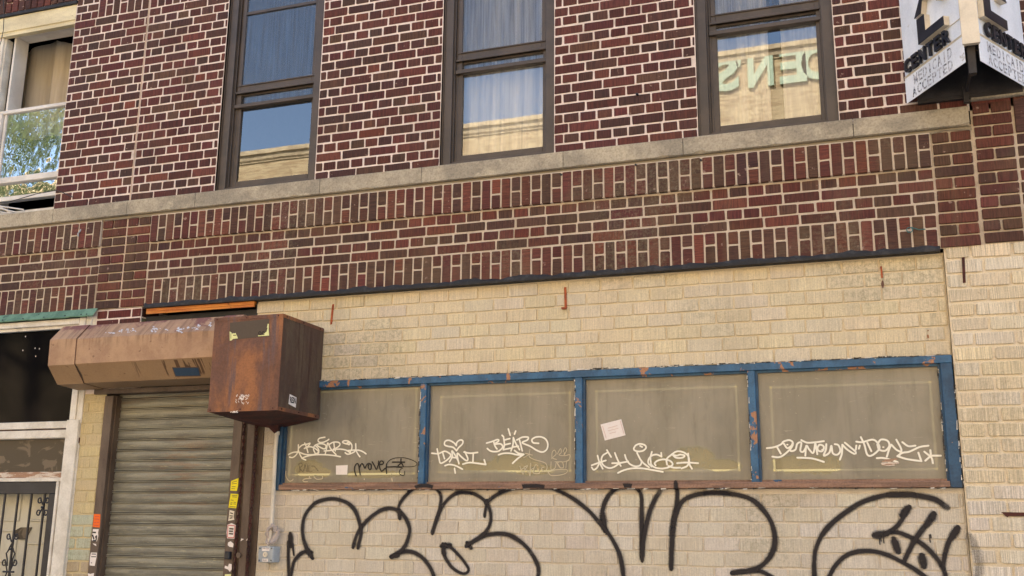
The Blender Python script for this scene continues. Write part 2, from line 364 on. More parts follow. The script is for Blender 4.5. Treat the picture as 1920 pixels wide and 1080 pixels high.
def m_flat(name, col, rough=.6, emit=0.):
    n = N(name); f = n.noise(n.pos(), 60, 3, .6)
    c = n.mix(n.ramp(f, .4, .75, 0, .15), col, n.mix(1., col, (.6, .58, .55, 1), 'MULTIPLY'))
    return n.done(n.bsdf(c, rough, spec=.3))
nn = N('lit_pale_yellow_tube'); M['tube'] = nn.done(nn.bsdf((.9, .84, .55, 1), .5, Emission_Color=(1, .86, .45, 1), Emission_Strength=.08))
M['board'] = m_flat('beige_backing_board', C(176, 160, 120))
M['paintw'] = m_flat('white_paint_marker', C(240, 234, 216))
M['paintw2'] = m_flat('thin_white_scratch', C(196, 184, 156))
M['paintk'] = m_flat('black_marker', C(28, 24, 24), .5)
M['paper'] = m_flat('white_paper', C(232, 222, 214))
M['stkyellow'] = m_flat('yellow_sticker', C(232, 214, 34))
M['stkorange'] = m_flat('orange_sticker', C(240, 108, 28))
M['stkred'] = m_flat('red_sticker_border', C(196, 78, 74))
M['stkblue'] = m_flat('dark_blue_plate', C(52, 72, 96))
M['stkgrey'] = m_flat('grey_residue', C(84, 72, 60))
M['stklime'] = m_flat('pale_lime_sticker', C(226, 226, 160))
def m_spray():
    n = N('black_spray_paint')
    v = n.n('ShaderNodeSeparateXYZ', i_0=n.n('ShaderNodeUVMap', uv_map='UVMap').outputs[0]).outputs[1]
    d = n.math('ABSOLUTE', n.math('SUBTRACT', v, .5))                    # 0 at the middle of the stroke, .5 at its edge
    f = n.noise(n.pos(), 330, 2, .8); g = n.noise(n.pos(), 28, 4, .6)
    core = n.math('MULTIPLY', n.ramp(n.math('ADD', d, n.math('MULTIPLY', n.math('SUBTRACT', g, .5), .16)), .19, .33, 1, 0), n.ramp(g, .30, .46, .78, 1))
    over = n.math('MULTIPLY', n.ramp(d, .18, .5, 1., 0), n.ramp(f, .36, .60))
    a = n.math('MAXIMUM', core, over)
    t = n.n('ShaderNodeSeparateColor', i_0=n.tint()).outputs[0]
    a = n.math('MULTIPLY', a, n.ramp(n.math('ADD', n.math('MULTIPLY', f, .6), t), .55, 1.0))
    return n.done(n.bsdf(C(36, 31, 33), .6, alpha=a, spec=.3))
M['spray'] = m_spray()
M['asphalt'] = m_gen('asphalt', C(70, 70, 70), C(84, 83, 82), 2, .9, .5)
M['concrete'] = m_gen('sidewalk_concrete', C(168, 164, 156), C(148, 144, 136), 2, .9, .3)

# ------------------------------------------------------------------ brickwork
REDS = [(92, 50, 46), (86, 47, 44), (98, 54, 48), (80, 46, 44), (104, 56, 48), (72, 50, 46), (82, 62, 50), (90, 62, 50), (84, 44, 42), (70, 48, 45), (94, 48, 46)]
REDS_ = [(88, 42, 40), (80, 38, 38), (96, 46, 42), (72, 36, 36), (104, 50, 42), (62, 40, 40), (74, 52, 42), (86, 58, 46), (110, 48, 42), (58, 38, 42), (92, 40, 40)]
BANDS = [(92, 50, 42), (104, 58, 46), (84, 50, 42), (78, 60, 48), (76, 58, 46), (96, 50, 44), (110, 62, 48), (88, 44, 42), (74, 54, 46), (84, 66, 52)]
def redtint(pal=REDS, k=1.):
    r = random.random(); c = random.choice(pal)
    if r < .02: c = (122, 64, 48)
    elif r < .12: c = (66, 50, 46)
    mean = (108, 62, 47); c = tuple(a*.68+b*.32 for a, b in zip(c, mean))
    j = random.uniform(.74, 1.2)*k
    q = C(*c); return (q[0]*j*1.0, q[1]*j*random.uniform(.92, 1.08), q[2]*j*random.uniform(.92, 1.1))
def tantint(base, var=.07):
    q = C(*base); j = random.uniform(1-var, 1+var*.7); return (q[0]*j, q[1]*j*random.uniform(.985, 1.015), q[2]*j*random.uniform(.95, 1.04))
def brick(mb, x0, x1, z0, z1, y, t, vert=False, dep=.010, jit=.0016, rnd=.0038, rlf=.003):
    if x1-x0 < .012 or z1-z0 < .012: return
    j = lambda: random.uniform(-jit, jit)*1.2
    c = min(rnd, (x1-x0)*.25, (z1-z0)*.25); cc = [c*random.uniform(.6, 1.5) for _ in range(4)]
    yy = y+random.uniform(-.0012, .0012)
    def loop(e, yq, jj):
        return [(x0+e+cc[0]+jj[0], yq, z0+e), (x1-e-cc[1], yq, z0+e+jj[1]), (x1-e, yq, z0+e+cc[1]+jj[2]), (x1-e+jj[3], yq, z1-e-cc[2]),
                (x1-e-cc[2], yq, z1-e+jj[4]), (x0+e+cc[3]+jj[5], yq, z1-e), (x0+e, yq, z1-e-cc[3]), (x0+e+jj[6], yq, z0+e+cc[0])]
    jj = [j() for _ in range(7)]
    A = loop(rlf, yy, jj); B = loop(0, yy+rlf, jj); Cc = loop(0, y+dep, jj)
    V = A+B+Cc; F = [tuple(range(8))]
    for r in (0, 8):
        for i in range(8):
            k = (i+1) % 8; F.append((r+k, r+i, r+8+i, r+8+k))
    ou, ov = random.uniform(0, 50), random.uniform(0, 50)
    uv = [((p[2]+ou, p[0]+ov) if vert else (p[0]+ou, p[2]+ov)) for p in V]
    mb.grid(V, F, uv, t)
MT = .0118
def course(mb, x0, x1, z0, h, kind, y, tf, rects=(), first=None, unit=None, mt=MT, **kw):
    """one course of bricks from x0 to x1; kind s/h; first = length of the first brick"""
    L = unit or (.2025 if kind == 's' else .0965)
    x = x0; i = 0; ln = first if first else L
    while x < x1-.005:
        xe = min(x+ln, x1)
        if x1-xe < .02: xe = x1
        segs = [(x, xe)]
        for (a, b, c, d) in rects:
            if z0+h*.5 > c and z0+h*.5 < d:
                ns = []
                for (p, q) in segs:
                    if q <= a or p >= b: ns.append((p, q)); continue
                    if p < a: ns.append((p, a))
                    if q > b: ns.append((b, q))
                segs = ns
        for (p, q) in segs:
            a1, b1 = random.uniform(-.0018, .0018), random.uniform(-.0018, .0018)
            brick(mb, p+mt/2+a1, q-mt/2+b1, z0+mt/2+a1*.8, z0+h-mt/2+b1*.8, y+random.uniform(-.001, .0015), tf(), **kw)
        x = xe; ln = L+mt+random.uniform(-.006, .006)
def soldiers(mb, x0, x1, z0, z1, y, tf, first_full=True, pitch=.0699, split=None, **kw):
    n = max(1, round((x1-x0)/pitch)); p = (x1-x0)/n
    for i in range(n):
        a = x0+i*p; full = (i % 2 == 0) == first_full
        if full: brick(mb, a+MT/2, a+p-MT/2, z0, z1, y, tf(), True, **kw)
        else:
            m = (z0+z1)/2 if split is None else split
            m += random.uniform(-.006, .006)
            brick(mb, a+MT/2, a+p-MT/2, z0, m-MT/2, y, tf(), True, **kw); brick(mb, a+MT/2, a+p-MT/2, m+MT/2, z1, y, tf(), True, **kw)
def sheet(mb, x0, x1, z0, z1, y, t, rects=()):
    xs = sorted({x0, x1}|{v for r in rects for v in r[:2] if x0 < v < x1}); zs = sorted({z0, z1}|{v for r in rects for v in r[2:] if z0 < v < z1})
    for a, b in zip(xs, xs[1:]):
        for c, d in zip(zs, zs[1:]):
            mx, mz = (a+b)/2, (c+d)/2
            if any(r[0] < mx < r[1] and r[2] < mz < r[3] for r in rects): continue
            mb.face([(a, y, c), (b, y, c), (b, y, d), (a, y, d)], None, t)

# key dimensions (metres)
SL, SR = -5.295, .617                       # party seams left and right
LEDB, LEDT = 3.975, 4.090
CZ0, CH = 4.084, .0706                      # upper courses
WTOP = 5.885
W = [(-4.54, -3.70), (-2.73, -1.908), (-.957, -.108)]
XL, XR, ZT = -9.4, 3.4, 6.6
MORT = C(238, 222, 212)[:3]; MORTG = C(208, 192, 172)[:3]
rects_up = [(a, b, LEDT-.01, WTOP) for a, b in W]+[(-7.25, -6.03, 4.06, WTOP)]

bld = empty('brick_building', ((SL+SR)/2, 0, 0), 'middle two-storey building of dark red brick over a painted tan brick ground floor', 'building')
bldL = empty('brick_building', (-7.3, 0, 0), 'left neighbouring red brick building with white-framed upstairs window and white storefront', 'building')
bldR = empty('brick_building', (2.0, 0, 0), 'right neighbouring brick building behind the projecting sign, its ledge one step higher', 'building')

def upper_wall(x0, x1, parent, segs, panel=()):
    mb = MB(); mo = MB()
    rc = [r for r in rects_up if r[0] < x1 and r[1] > x0]
    sheet(mo, x0, x1, LEDT-.02, ZT, .0045, MORT, rc)
    for (a, b, first0, parity) in segs:
        for k in range(int((ZT-CZ0)/CH)):
            z0 = CZ0+k*CH
            if k == 0: z0 += .008
            h = CH if k else CH-.008
            kind = 's' if k % 2 == 0 else 'h'
            if kind == 's': f = (.2025+MT/2) if ((k//2+parity) % 2 == 0) else .1+MT
            else: f = .045+MT
            f = max(.04, f+random.uniform(-.012, .012))
            if panel and panel[0] < b and panel[1] > a and panel[2]-.01 < z0 < panel[3]-.01:
                course(mb, a, panel[0], z0, h, kind, 0, redtint, rc, f, jit=.002)
                course(mb, panel[1], b, z0, h, kind, 0, redtint, rc, f, jit=.002)
            else: course(mb, a, b, z0, h, kind, 0, redtint, rc, f, jit=.002)
    if panel: soldiers(mb, panel[0], panel[1], panel[2]+MT/2, panel[3]-MT/2, 0, redtint)
    build('mortar', mo, M['mortar'], parent); build('upper_brick_wall', mb, M['red'], parent)
pz = CZ0+23*CH                             # soldier panel between the courses
upper_wall(SL, SR, bld, [(SL+.004, W[0][0], .2, 0), (W[0][1], W[1][0], .2, 1), (W[1][1], W[2][0], .2, 0), (W[2][1], SR-.004, .2, 1)], (SL+.005, -4.93, pz, pz+3*CH))
upper_wall(XL, SL, bldL, [(XL, -7.25, .2, 0), (-6.03, SL-.004, .2, 1)], (-5.80, SL-.004, pz, pz+3*CH))
upper_wall(SR, XR, bldR, [(SR+.006, XR, .2, 0)])
# pale caulk line down both seams
mb = MB()
for zz in np.arange(3.26, ZT, .06): mb.face([(SL-.006+random.uniform(-.001, .001), -.0015, zz), (SL+.006+random.uniform(-.001, .001), -.0015, zz), (SL+.006, -.0015, zz+.0605), (SL-.006, -.0015, zz+.0605)], None, C(214, 190, 168)[:3])
build('seam_mortar', mb, M['mortar'], bld)

# lower band: soldiers / four courses / soldiers, with piers of plain courses at the seams
def band(x0, x1, parent, piers, ext=None):
    mb = MB(); mo = MB(); tf = lambda: redtint(BANDS)
    sheet(mo, x0, x1, 3.255, LEDB+.01, .0045, MORTG)
    fields = []; x = x0
    for (a, b) in piers:
        if a > x: fields.append((x, a))
        x = b
    if x < x1: fields.append((x, x1))
    for (a, b) in fields:
        mo.box(a+.004, b-.004, -.0150, .0040, 3.7495, 3.955, MORTG); mo.box(a+.004, b-.004, -.0015, .0040, 3.262, 3.457, MORTG)
        soldiers(mb, a+.003, b-.003, 3.748, 3.948, -.020, tf, dep=.026)
        ch = (3.742-3.462)/4
        for k, kind in enumerate('shsh'):
            course(mb, a, b, 3.462+k*ch, ch, kind, 0, tf, (), random.uniform(.06, .2) if kind == 's' else .07, jit=.002)
        soldiers(mb, a+.003, b-.003, 3.262, 3.455, -.006, tf, dep=.014, split=3.375)
    for (a, b) in piers:
        a = max(a, x0); b = min(b, x1); n = 10; h = (3.955-3.255)/n
        for k in range(n):
            z0 = 3.255+k*h; kind = 's' if k % 2 == 0 else 'h'
            course(mb, a+.003, b-.003, z0, h, kind, -.008, tf, (), (b-a-.006) if kind == 's' and b-a < .26 else .1, jit=.0018, dep=.014)
    build('band_mortar', mo, M['mortar'], parent); build('patterned_brick_band', mb, M['redband'], parent)
band(SL, SR, bld, [(SL, -5.073), (.393, SR)])
band(XL, SL, bldL, [(-5.525, SL)])
# right building: band starts higher
mb = MB(); mo = MB(); tf = lambda: redtint(BANDS)
sheet(mo, SR, XR, 3.255, 4.13, .0045, MORTG)
for k in range(12):
    h = (4.108-3.262)/12; z0 = 3.262+k*h
    course(mb, SR+.007, .838, z0, h, 'h' if k % 2 else 's', -.008, tf, (), .1 if k % 2 else .206, jit=.0018, dep=.014)
soldiers(mb, .842, XR, 3.905, 4.105, -.012, tf, dep=.018)
for k in range(6):
    course(mb, .842, XR, 3.47+k*.072, .072, 'sh'[k % 2], 0, tf, (), .14, jit=.002)
soldiers(mb, .842, XR, 3.262, 3.462, -.006, tf, dep=.014)
build('band_mortar', mo, M['mortar'], bldR); build('patterned_brick_band', mb, M['redband'], bldR)

# stone ledge
def ledge(joints, parent, z0, z1, dy=-.028):
    mb = MB()
    for a, b in zip(joints, joints[1:]):
        # broken lower edge made of short lengths
        n = max(2, int((b-a)/.02)); xs = np.linspace(a+.002, b-.002, n+1); V = []; F = []
        for i, x in enumerate(xs):
            e = 0
            q = mnoise.noise((x*9., z0, 3.1)); q2 = mnoise.noise((x*23., z0, 8.1))
            e = max(0, q-.18)*.035+max(0, q2-.3)*.012
            V += [(x, dy, z1-.003), (x, dy+.004, z1), (x, .09, z1), (x, .05, z0), (x, dy+.012, z0), (x, dy, z0+.004+e)]
        for i in range(len(xs)-1):
            for k in range(6):
                F.append((i*6+k, i*6+(k+1) % 6, i*6+6+(k+1) % 6, i*6+6+k))
        F += [tuple(range(6)), tuple(range(len(xs)*6-1, len(xs)*6-7, -1))]
        mb.grid(V, F)
    build('stone_ledge', mb, M['ledge'], parent)
jx = [at(370, 375)[0], at(603, 353)[0], at(793, 332)[0], at(1058, 305)[0], at(1282, 280)[0], at(1600, 242)[0]]
ledge([SL]+jx+[SR-.008], bld, LEDB, LEDT)
ledge([XL, -8.2, -7.1, at(104, 403)[0], SL], bldL, LEDB, LEDT)
ledge([SR+.006, 1.5, 2.4, XR], bldR, 4.122, 4.24)
# dirt-grey pointing right under the ledge
mb = MB()
n = 300
for x0, x1, parent, zb in ((XL, SL, bldL, LEDB), (SL, SR, bld, LEDB)):
    mb = MB(); n = int((x1-x0)/.03); xs = np.linspace(x0, x1, n+1); V = []; F = []
    for x in xs:
        e = .012+.012*mnoise.noise((x*7, 1, 2))+.008*mnoise.noise((x*31, 1, 2))
        V += [(x, .002, zb+.002), (x, -.008, zb-.008), (x, -.012, zb-.012-e)]
    for i in range(n): F += [(i*3, i*3+1, i*3+4, i*3+3), (i*3+1, i*3+2, i*3+5, i*3+4)]
    mb.grid(V, F, None, C(150, 138, 116)[:3]); build('ledge_pointing', mb, M['mortar'], parent)

# black tarred flashing under the band
def flashing(x0, x1, parent):
    mb = MB(); n = int((x1-x0)/.025); xs = np.linspace(x0, x1, n+1); V = []; F = []
    for x in xs:
        e = .014*mnoise.noise((x*5, 4, 2))+.014*mnoise.noise((x*17, 1, 7))+.006*mnoise.noise((x*60, 1, 7))
        V += [(x, .03, 3.236), (x, -.022, 3.238), (x, -.024, 3.254+e*.3), (x, -.014, 3.272+e), (x, .0, 3.276+e)]
    for i in range(n):
        for k in range(4): F.append((i*5+k, i*5+k+1, i*5+6+k, i*5+5+k)[::-1])
    mb.grid(V, F); build('tar_flashing', mb, M['black'], parent, smooth=True)
flashing(-5.06, .393, bld)

# ------------------------------------------------------------------ tan painted ground floor
TY = .03                                    # recess of the tan panel
TH = .0836
FX0, FX1, FZ0, FZ1 = -3.885, .405, 1.915, 2.644
TL = -4.128
TANU = (214, 200, 172); TANL = (206, 196, 178)
tz0 = 3.063-4*TH-20*TH-6*TH                  # course grid anchored on a joint at z = 3.063
mb = MB(); mo = MB()
rw = [(FX0, FX1, FZ0, FZ1), (-4.22-.12, -4.0, 0, 2.70), (-4.5, TL, 2.60, 3.3)]
qU, qL = C(226, 210, 178)[:3], C(222, 212, 196)[:3]
sheet(mo, -4.02, .41, FZ1, 3.24, TY+.0075, qU, [(-4.5, TL, 2.60, 3.3)]); sheet(mo, TL, -4.02, 2.6, 3.24, TY+.0075, qU)
sheet(mo, -4.02, FX0, 1.9, FZ1, TY+.0075, qL); sheet(mo, -4.02, .41, 0, FZ0, TY+.0075, qL)
buff = [(-3.35, -2.05, 1.2, 1.62), (-.35, .3, 1.0, 1.35), (-2.0, -1.5, 1.35, 1.75)]
k = 0; z0 = tz0
while z0 < 3.24:
    z1 = min(z0+TH, 3.243)
    if z0 > -.05 and z1-z0 > .02:
        def tf(z=z0):
            if z > 2.55:
                b = random.choice([TANU, (212, 197, 164), (217, 201, 166), (211, 198, 170), (218, 202, 169)])
                return tantint(b, .03)
            return tantint(random.choice([TANL, (202, 191, 172), (208, 199, 182)]), .03)
        h = z1-z0
        course(mb, -4.02 if z0 < 2.6 else TL, .408, z0, h, 's', TY, tf, rw, .2085*((k % 2)*.5+.5)+.03*random.random(), unit=.198, mt=.0105, rnd=.004, jit=.0022, rlf=.0018)
    z0 += TH; k += 1
build('painted_mortar', mo, M['tanmortar'], bld); build('tan_brick_wall', mb, M['tan'], bld)
# right pier, rougher brick
mb = MB(); mo = MB()
sheet(mo, .412, XR, 0, 3.262, .0095, C(236, 222, 196)[:3]); mo.face([(.412, .0075, 0), (.412, .0075, 3.262), (.412, .06, 3.262), (.412, .06, 0)], None, C(200, 180, 140)[:3])
z0 = 0.01; k = 0
while z0 < 3.24:
    lowp = z0 < 1.9
    def tf(): return tantint((220, 209, 190) if lowp else random.choice([(220, 203, 170), (218, 205, 180), (214, 198, 168)]), .06)
    course(mb, .413, XR, z0, TH, 's', 0, tf, (), [.115, .20, .135, .21][k % 4], unit=.198, mt=.016, jit=.004, rnd=.005, rlf=.002, dep=.014)
    z0 += TH; k += 1
build('painted_mortar', mo, M['tanmortar'], bldR); build('rough_tan_brick_pier', mb, M['tanrough'], bldR)
# hole with missing mortar on the right pier
mb = MB(); a = at(1877, 960); b = at(1918, 968)
mb.poly([(a[0], a[1]), (b[0]+.05, a[1]-.003), (b[0]+.05, b[1]), (a[0]+.035, b[1]), (a[0]+.03, b[1]-.006), (a[0]+.02, b[1])], -.0015, .001); build('missing_mortar_gap', mb, M['rustdark'], bldR)

# left pier beside the shutter (tan) and red stub above
mb = MB(); mo = MB()
sheet(mo, -5.545, -5.335, 0, 2.62, .0045, C(206, 190, 150)[:3])
z0 = tz0-.02; k = 0
while z0 < 2.62:
    z1 = min(z0+TH*.97, 2.615)
    if z0 > 0:
        pale = 1.40 < z0 < 1.72
        def tf(): return tantint((188, 196, 172) if pale else ((204, 186, 142) if z0 > 1.4 else (178, 160, 128)), .07)
        course(mb, -5.54, -5.34, z0, z1-z0, 's', 0, tf, (), [.06, .12, .2][k % 3], unit=.13, mt=.012, jit=.002, rnd=.006)
    z0 += TH*.97; k += 1
build('painted_mortar', mo, M['tanmortar'], bld); build('tan_brick_pier', mb, M['tan'], bld)
mb = MB(); mo = MB()
mo.box(-5.56, -5.097, .0045, .5, 2.62, 3.252, MORT)
course(mb, -5.50, -5.095, 3.178, .070, 's', 0, lambda: redtint([(120, 50, 44), (104, 44, 40)]), (), .10)
course(mb, -5.50, -5.095, 3.108, .070, 's', 0, lambda: redtint([(80, 42, 40), (92, 42, 40)]), (), .21)
course(mb, -5.50, -5.095, 3.038, .070, 's', 0, redtint, (), .13)
mb.box(-5.0965, -5.0935, .012, .20, 3.184, 3.245, redtint()); mb.box(-5.0965, -5.0935, .012, .10, 3.112, 3.172, C(120, 118, 90)[:3])
build('mortar', mo, M['mortar'], bld); build('red_brick_stub', mb, M['red'], bld)

# recess over the shutter hood: orange angle, dark soffit
mb = MB(); mb.box(-5.05, TL, .0, .012, 3.196, 3.236); mb.box(-5.05, TL, .012, .07, 3.224, 3.236); mb.box(-5.00, TL, -.006, -.0005, 3.213, 3.2165)
build('steel_lintel', mb, M['orange'], bld)
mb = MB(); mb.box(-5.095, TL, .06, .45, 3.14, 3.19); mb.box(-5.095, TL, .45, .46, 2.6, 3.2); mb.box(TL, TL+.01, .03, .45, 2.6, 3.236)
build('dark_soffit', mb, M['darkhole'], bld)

# building shells that keep the rooms dark and block the sun behind
def shell(x0, x1, parent, top=7.6):
    mb = MB()
    mb.box(x0, x1, 8.8, 9, 0, top); mb.box(x0, x1, .05, 9, top-.15, top); mb.box(x0, x0+.1, .12, 8.8, 0, top-.15); mb.box(x1-.1, x1, .12, 8.8, 0, top-.15)
    mb.box(x0+.1, x1-.1, .46, 8.8, 3.3, 3.5)
    mb.box(x0, x1, .03, .3, ZT, top-.15); build('shell', mb, M['interior'], parent)
shell(-18, SL-.02, bldL); shell(SL-.02, SR+.02, bld); shell(SR+.02, 14, bldR)
for x0, x1, p in ((-18, XL, bldL), (XR, 14, bldR)):
    mb = MB(); mo = MB(); sheet(mo, x0, x1, 0, ZT, .0045, C(96, 52, 46)[:3]); build('far_brick_wall', mo, M['red'], p)
# inner wall lining so no daylight leaks between sheet and rooms
for x0, x1, p in ((XL, SL-.02, bldL), (SL-.02, SR+.02, bld), (SR+.02, XR, bldR)):
    mo = MB(); rl = rects_up+[(FX0+.02, FX1-.02, FZ0+.02, FZ1-.02), (-5.32, -4.0, 0, 3.24), (-7.6, -5.55, 0, 3.2)]
    sheet(mo, x0, x1, 0, ZT, .14, (.1, .09, .09), rl); build('wall_lining', mo, M['interior'], p)

# ------------------------------------------------------------------ upstairs windows
def frame_ring(mb, x0, x1, z0, z1, w, y0, y1, wb=None, wt=None, bev=.002):
    wb = wb if wb is not None else w; wt = wt if wt is not None else w
    mb.box(x0, x0+w, y0, y1, z0, z1, bev=bev); mb.box(x1-w, x1, y0, y1, z0, z1, bev=bev)
    mb.box(x0+w, x1-w, y0+.0005, y1, z0, z0+wb, bev=bev); mb.box(x0+w, x1-w, y0+.0005, y1, z1-wt, z1, bev=bev)
GL = [(4.178, 4.762), (4.178, 4.785), (4.178, 4.802)]
def curtain(x0, x1, z0, z1, y, mat, label, amp=.012, waves=16, seed=0):
    mb = MB(); n = int((x1-x0)*220); V = []; F = []; rows = 7
    rr = random.Random(seed); ph = [rr.uniform(0, 6.3) for _ in range(4)]
    for j in range(rows):
        zz = z0+(z1-z0)*j/(rows-1)
        for i in range(n+1):
            u = i/n; x = x0+(x1-x0)*u
            q = math.sin(u*waves*6.28*(x1-x0)/.6+ph[0]+1.6*math.sin(u*5+ph[1]))*.6+math.sin(u*waves*2.3*(x1-x0)/.6*2.7+ph[2]+j*.08)*.4
            V.append((x, y+amp*q+.006*math.sin(j*.9+u*9+ph[3]), zz))
    for j in range(rows-1):
        for i in range(n):
            a = j*(n+1)+i; F.append((a, a+1, a+n+2, a+n+1))
    mb.grid(V, F); return mb
labels_c = {1: 'sheer white curtain hanging behind the middle upstairs window', 2: 'sheer white curtain behind the upstairs window next to the sign'}
for wi, (a, b) in enumerate(W):
    fr = MB(); z0, z1 = LEDT+.001, WTOP
    frame_ring(fr, a+.002, b-.002, z0, z1, .066, .030, .070, wb=.03)          # wide outer panning
    frame_ring(fr, a+.060, b-.060, z0+.026, z1-.05, .018, .056, .105, wb=.020)  # inner stop
    fr.box(a+.002, a+.010, .020, .034, z0, z1); fr.box(b-.010, b-.002, .020, .034, z0, z1)
    fr.box(a+.078, a+.094, .074, .11, z0+.04, z1-.06, bev=.002); fr.box(b-.094, b-.078, .074, .11, z0+.04, z1-.06, bev=.002)
    f = build('window', fr, M['bronze'], bld, label=['window nearest the shutter side, dark with blue sky reflected and no curtain', 'middle bronze window with white curtains', 'bronze window beside the sign reflecting green letters'][wi])
    zb, zt = GL[wi]
    lo = MB(); ga, gb = a+.126, b-.098
    frame_ring(lo, ga-.034, gb+.030, zb-.052, zt+.018, .036, .078, .108, wb=.056, wt=.016)
    build('lower_sash', lo, M['bronze'], f)
    upm = MB(); frame_ring(upm, ga-.030, gb+.022, 4.878, z1-.06, .030, .060, .074, wb=.068)
    upm.box(ga-.04, gb+.03, .050, .078, 4.878, 4.893, bev=.002); upm.box(ga-.03, gb+.02, .052, .066, 4.938, 4.946)
    if wi == 0: upm.box(ga, gb, .058, .072, 5.535, 5.556)
    else: upm.box(ga, gb, .058, .072, 5.435, 5.456)
    build('upper_sash', upm, M['bronze'], f)
    ra = MB(); ra.box(ga-.045, gb+.03, .052, .098, zt+.001, zt+.030, bev=.003); ra.box(ga-.03, gb+.02, .080, .1, 4.866, 4.882)
    ra.box(ga-.034, ga, .07, .1, zt+.03, 4.88); ra.box(gb, gb+.02, .07, .1, zt+.03, 4.88)
    build('meeting_rail', ra, M['bronze'], f)
    g = MB(); g.face([(ga-.003, .094, zb-.002), (gb+.003, .094, zb-.002), (gb+.003, .094, zt+.001), (ga-.003, .094, zt+.001)]); g.face([(ga, .092, zt+.03), (gb, .092, zt+.03), (gb, .092, 4.87), (ga, .092, 4.87)])
    g.face([(ga, .071, 4.946), (gb, .071, 4.946), (gb, .071, z1-.08), (ga, .071, z1-.08)])
    build('pane', g, M['glass'], f)
    sc = MB(); sc.face([(ga, .066, 4.945), (gb, .066, 4.945), (gb, .066, z1-.08), (ga, .066, z1-.08)]); sc.face([(ga, .090, zt+.03), (gb, .090, zt+.03), (gb, .090, 4.87), (ga, .090, 4.87)])
    build('insect_screen', sc, M['screen'], f)
for wi in (1, 2):
    a, b = W[wi]
    mb = curtain(a+.05, b-.03 if wi == 1 else a+.44, 4.1, WTOP, .20, None, '', seed=wi*5, amp=.034, waves=3.4)
    if wi == 2:
        m2 = curtain(a+.52, b-.03, 4.1, WTOP, .20, None, '', seed=77, amp=.034, waves=3.4); mb.grid(m2.v, m2.f)
    build('curtain', mb, M['sheer'], loc=((a+b)/2, .2, 4.1), smooth=True, label=labels_c[wi]+(', parted in the middle' if wi == 2 else ''), cat='curtain')

# neighbour's white window at the far left
fr = MB(); x0, x1 = -7.25, -6.03
lint = MB(); lint.box(x0, x1-.002, .004, .05, 5.735, 5.872, bev=.004); lint.box(x0, x1-.01, .014, .06, 5.700, 5.736)
wl = build('window', lint, M['cream'], bldL, label='white-framed window with cream lintel, lower sash reflecting a tree')
fr.box(-6.93, -6.842, .012, .05, 4.12, 5.735, bev=.003); fr.box(-6.842, -6.80, .03, .09, 4.12, 5.70, bev=.002); fr.box(-6.80, -6.785, .05, .12, 4.12, 5.70)
fr.box(x0, -6.035, .03, .1, LEDT, 4.128); fr.box(x0, -7.17, .012, .05, 4.12, 5.735, bev=.003); fr.box(-7.17, -6.93, .05, .09, 4.12, 5.735)
build('frame', fr, M['white'], wl)
fr = MB()
fr.box(-6.785, -6.036, .07, .11, 4.995+.02, 5.045, bev=.003)      # meeting rail
fr.box(-6.785, -6.036, .06, .12, 4.395, 4.445, bev=.003); fr.box(-6.785, -6.036, .06, .12, 4.238, 4.275, bev=.003)
fr.box(-6.785, -6.745, .06, .11, 4.445, 5.02, bev=.003); 
JX = at(31, 75, .08)[0]; JZ = at(31, 69, .08)[1]; dJ = ray(55, 80); JD = JX/dJ.x*dJ.y-S
fr.box(JX-.02, JX, .08, JD, 4.1, JZ, bev=.001); fr.box(JX-.02, -6.0, .08, JD, JZ, JZ+.02, bev=.001)
build('sash', fr, M['whitealu'], wl)
g = MB(); g.face([(-6.75, .09, 4.44), (-6.03, .09, 4.44), (-6.03, .09, 5.03), (-6.75, .09, 5.03)]); g.face([(-6.79, .09, 4.27), (-6.03, .09, 4.27), (-6.03, .09, 4.40), (-6.79, .09, 4.40)])
build('pane', g, M['glass_left'], wl)
mb = MB(); n = 90; V = []; F = []
for j in range(2):
    for i in range(n+1):
        u = i/n; x = -7.05+1.15*u; zl_, zr_ = at(56, 97, .43)[1], at(135, 81, .43)[1]; xl_, xr_ = at(56, 97, .43)[0], at(135, 81, .43)[0]; top = zl_+(zr_-zl_)*(x-xl_)/(xr_-xl_)+.05*math.sin(max(0, min(1, (x-xl_)/(xr_-xl_)))*3.14)+.01*math.sin(u*25)-.05
        y = .30+.03*math.sin(u*26)+.012*math.exp(-((u-.42)/.06)**2)*math.sin(u*90)
        V.append((x, y+.13, 4.93 if j == 0 else top+.05))
for i in range(n): F.append((i, i+1, n+2+i, n+1+i))
mb.grid(V, F); mb.box(-7.2, -6.03, .47, .475, 4.12, 5.8) if False else None
build('curtain', mb, M['beige'], loc=(-6.3, .3, 4.2), smooth=True, label='beige sagging curtain behind the white-framed window at far left', cat='curtain')
# white bars lying on the ledge
mb = MB(); a = at(-30, 380, -.02)
for p, q in (((0, 387), (44, 394)), ((0, 391), (30, 399)), ((-30, 395), (22, 401)), ((2, 388), (20, 400))):
    A = at(*p); B = at(*q); mb.tube([(A[0], -.01, A[1]), (B[0], .0, B[1]+.004)], .006, 6)
build('bent_metal_bracket', mb, M['whitealu'], loc=(-6.8, 0, 4.1), label='small bent white metal bracket on the ledge under the far left window', cat='bracket')
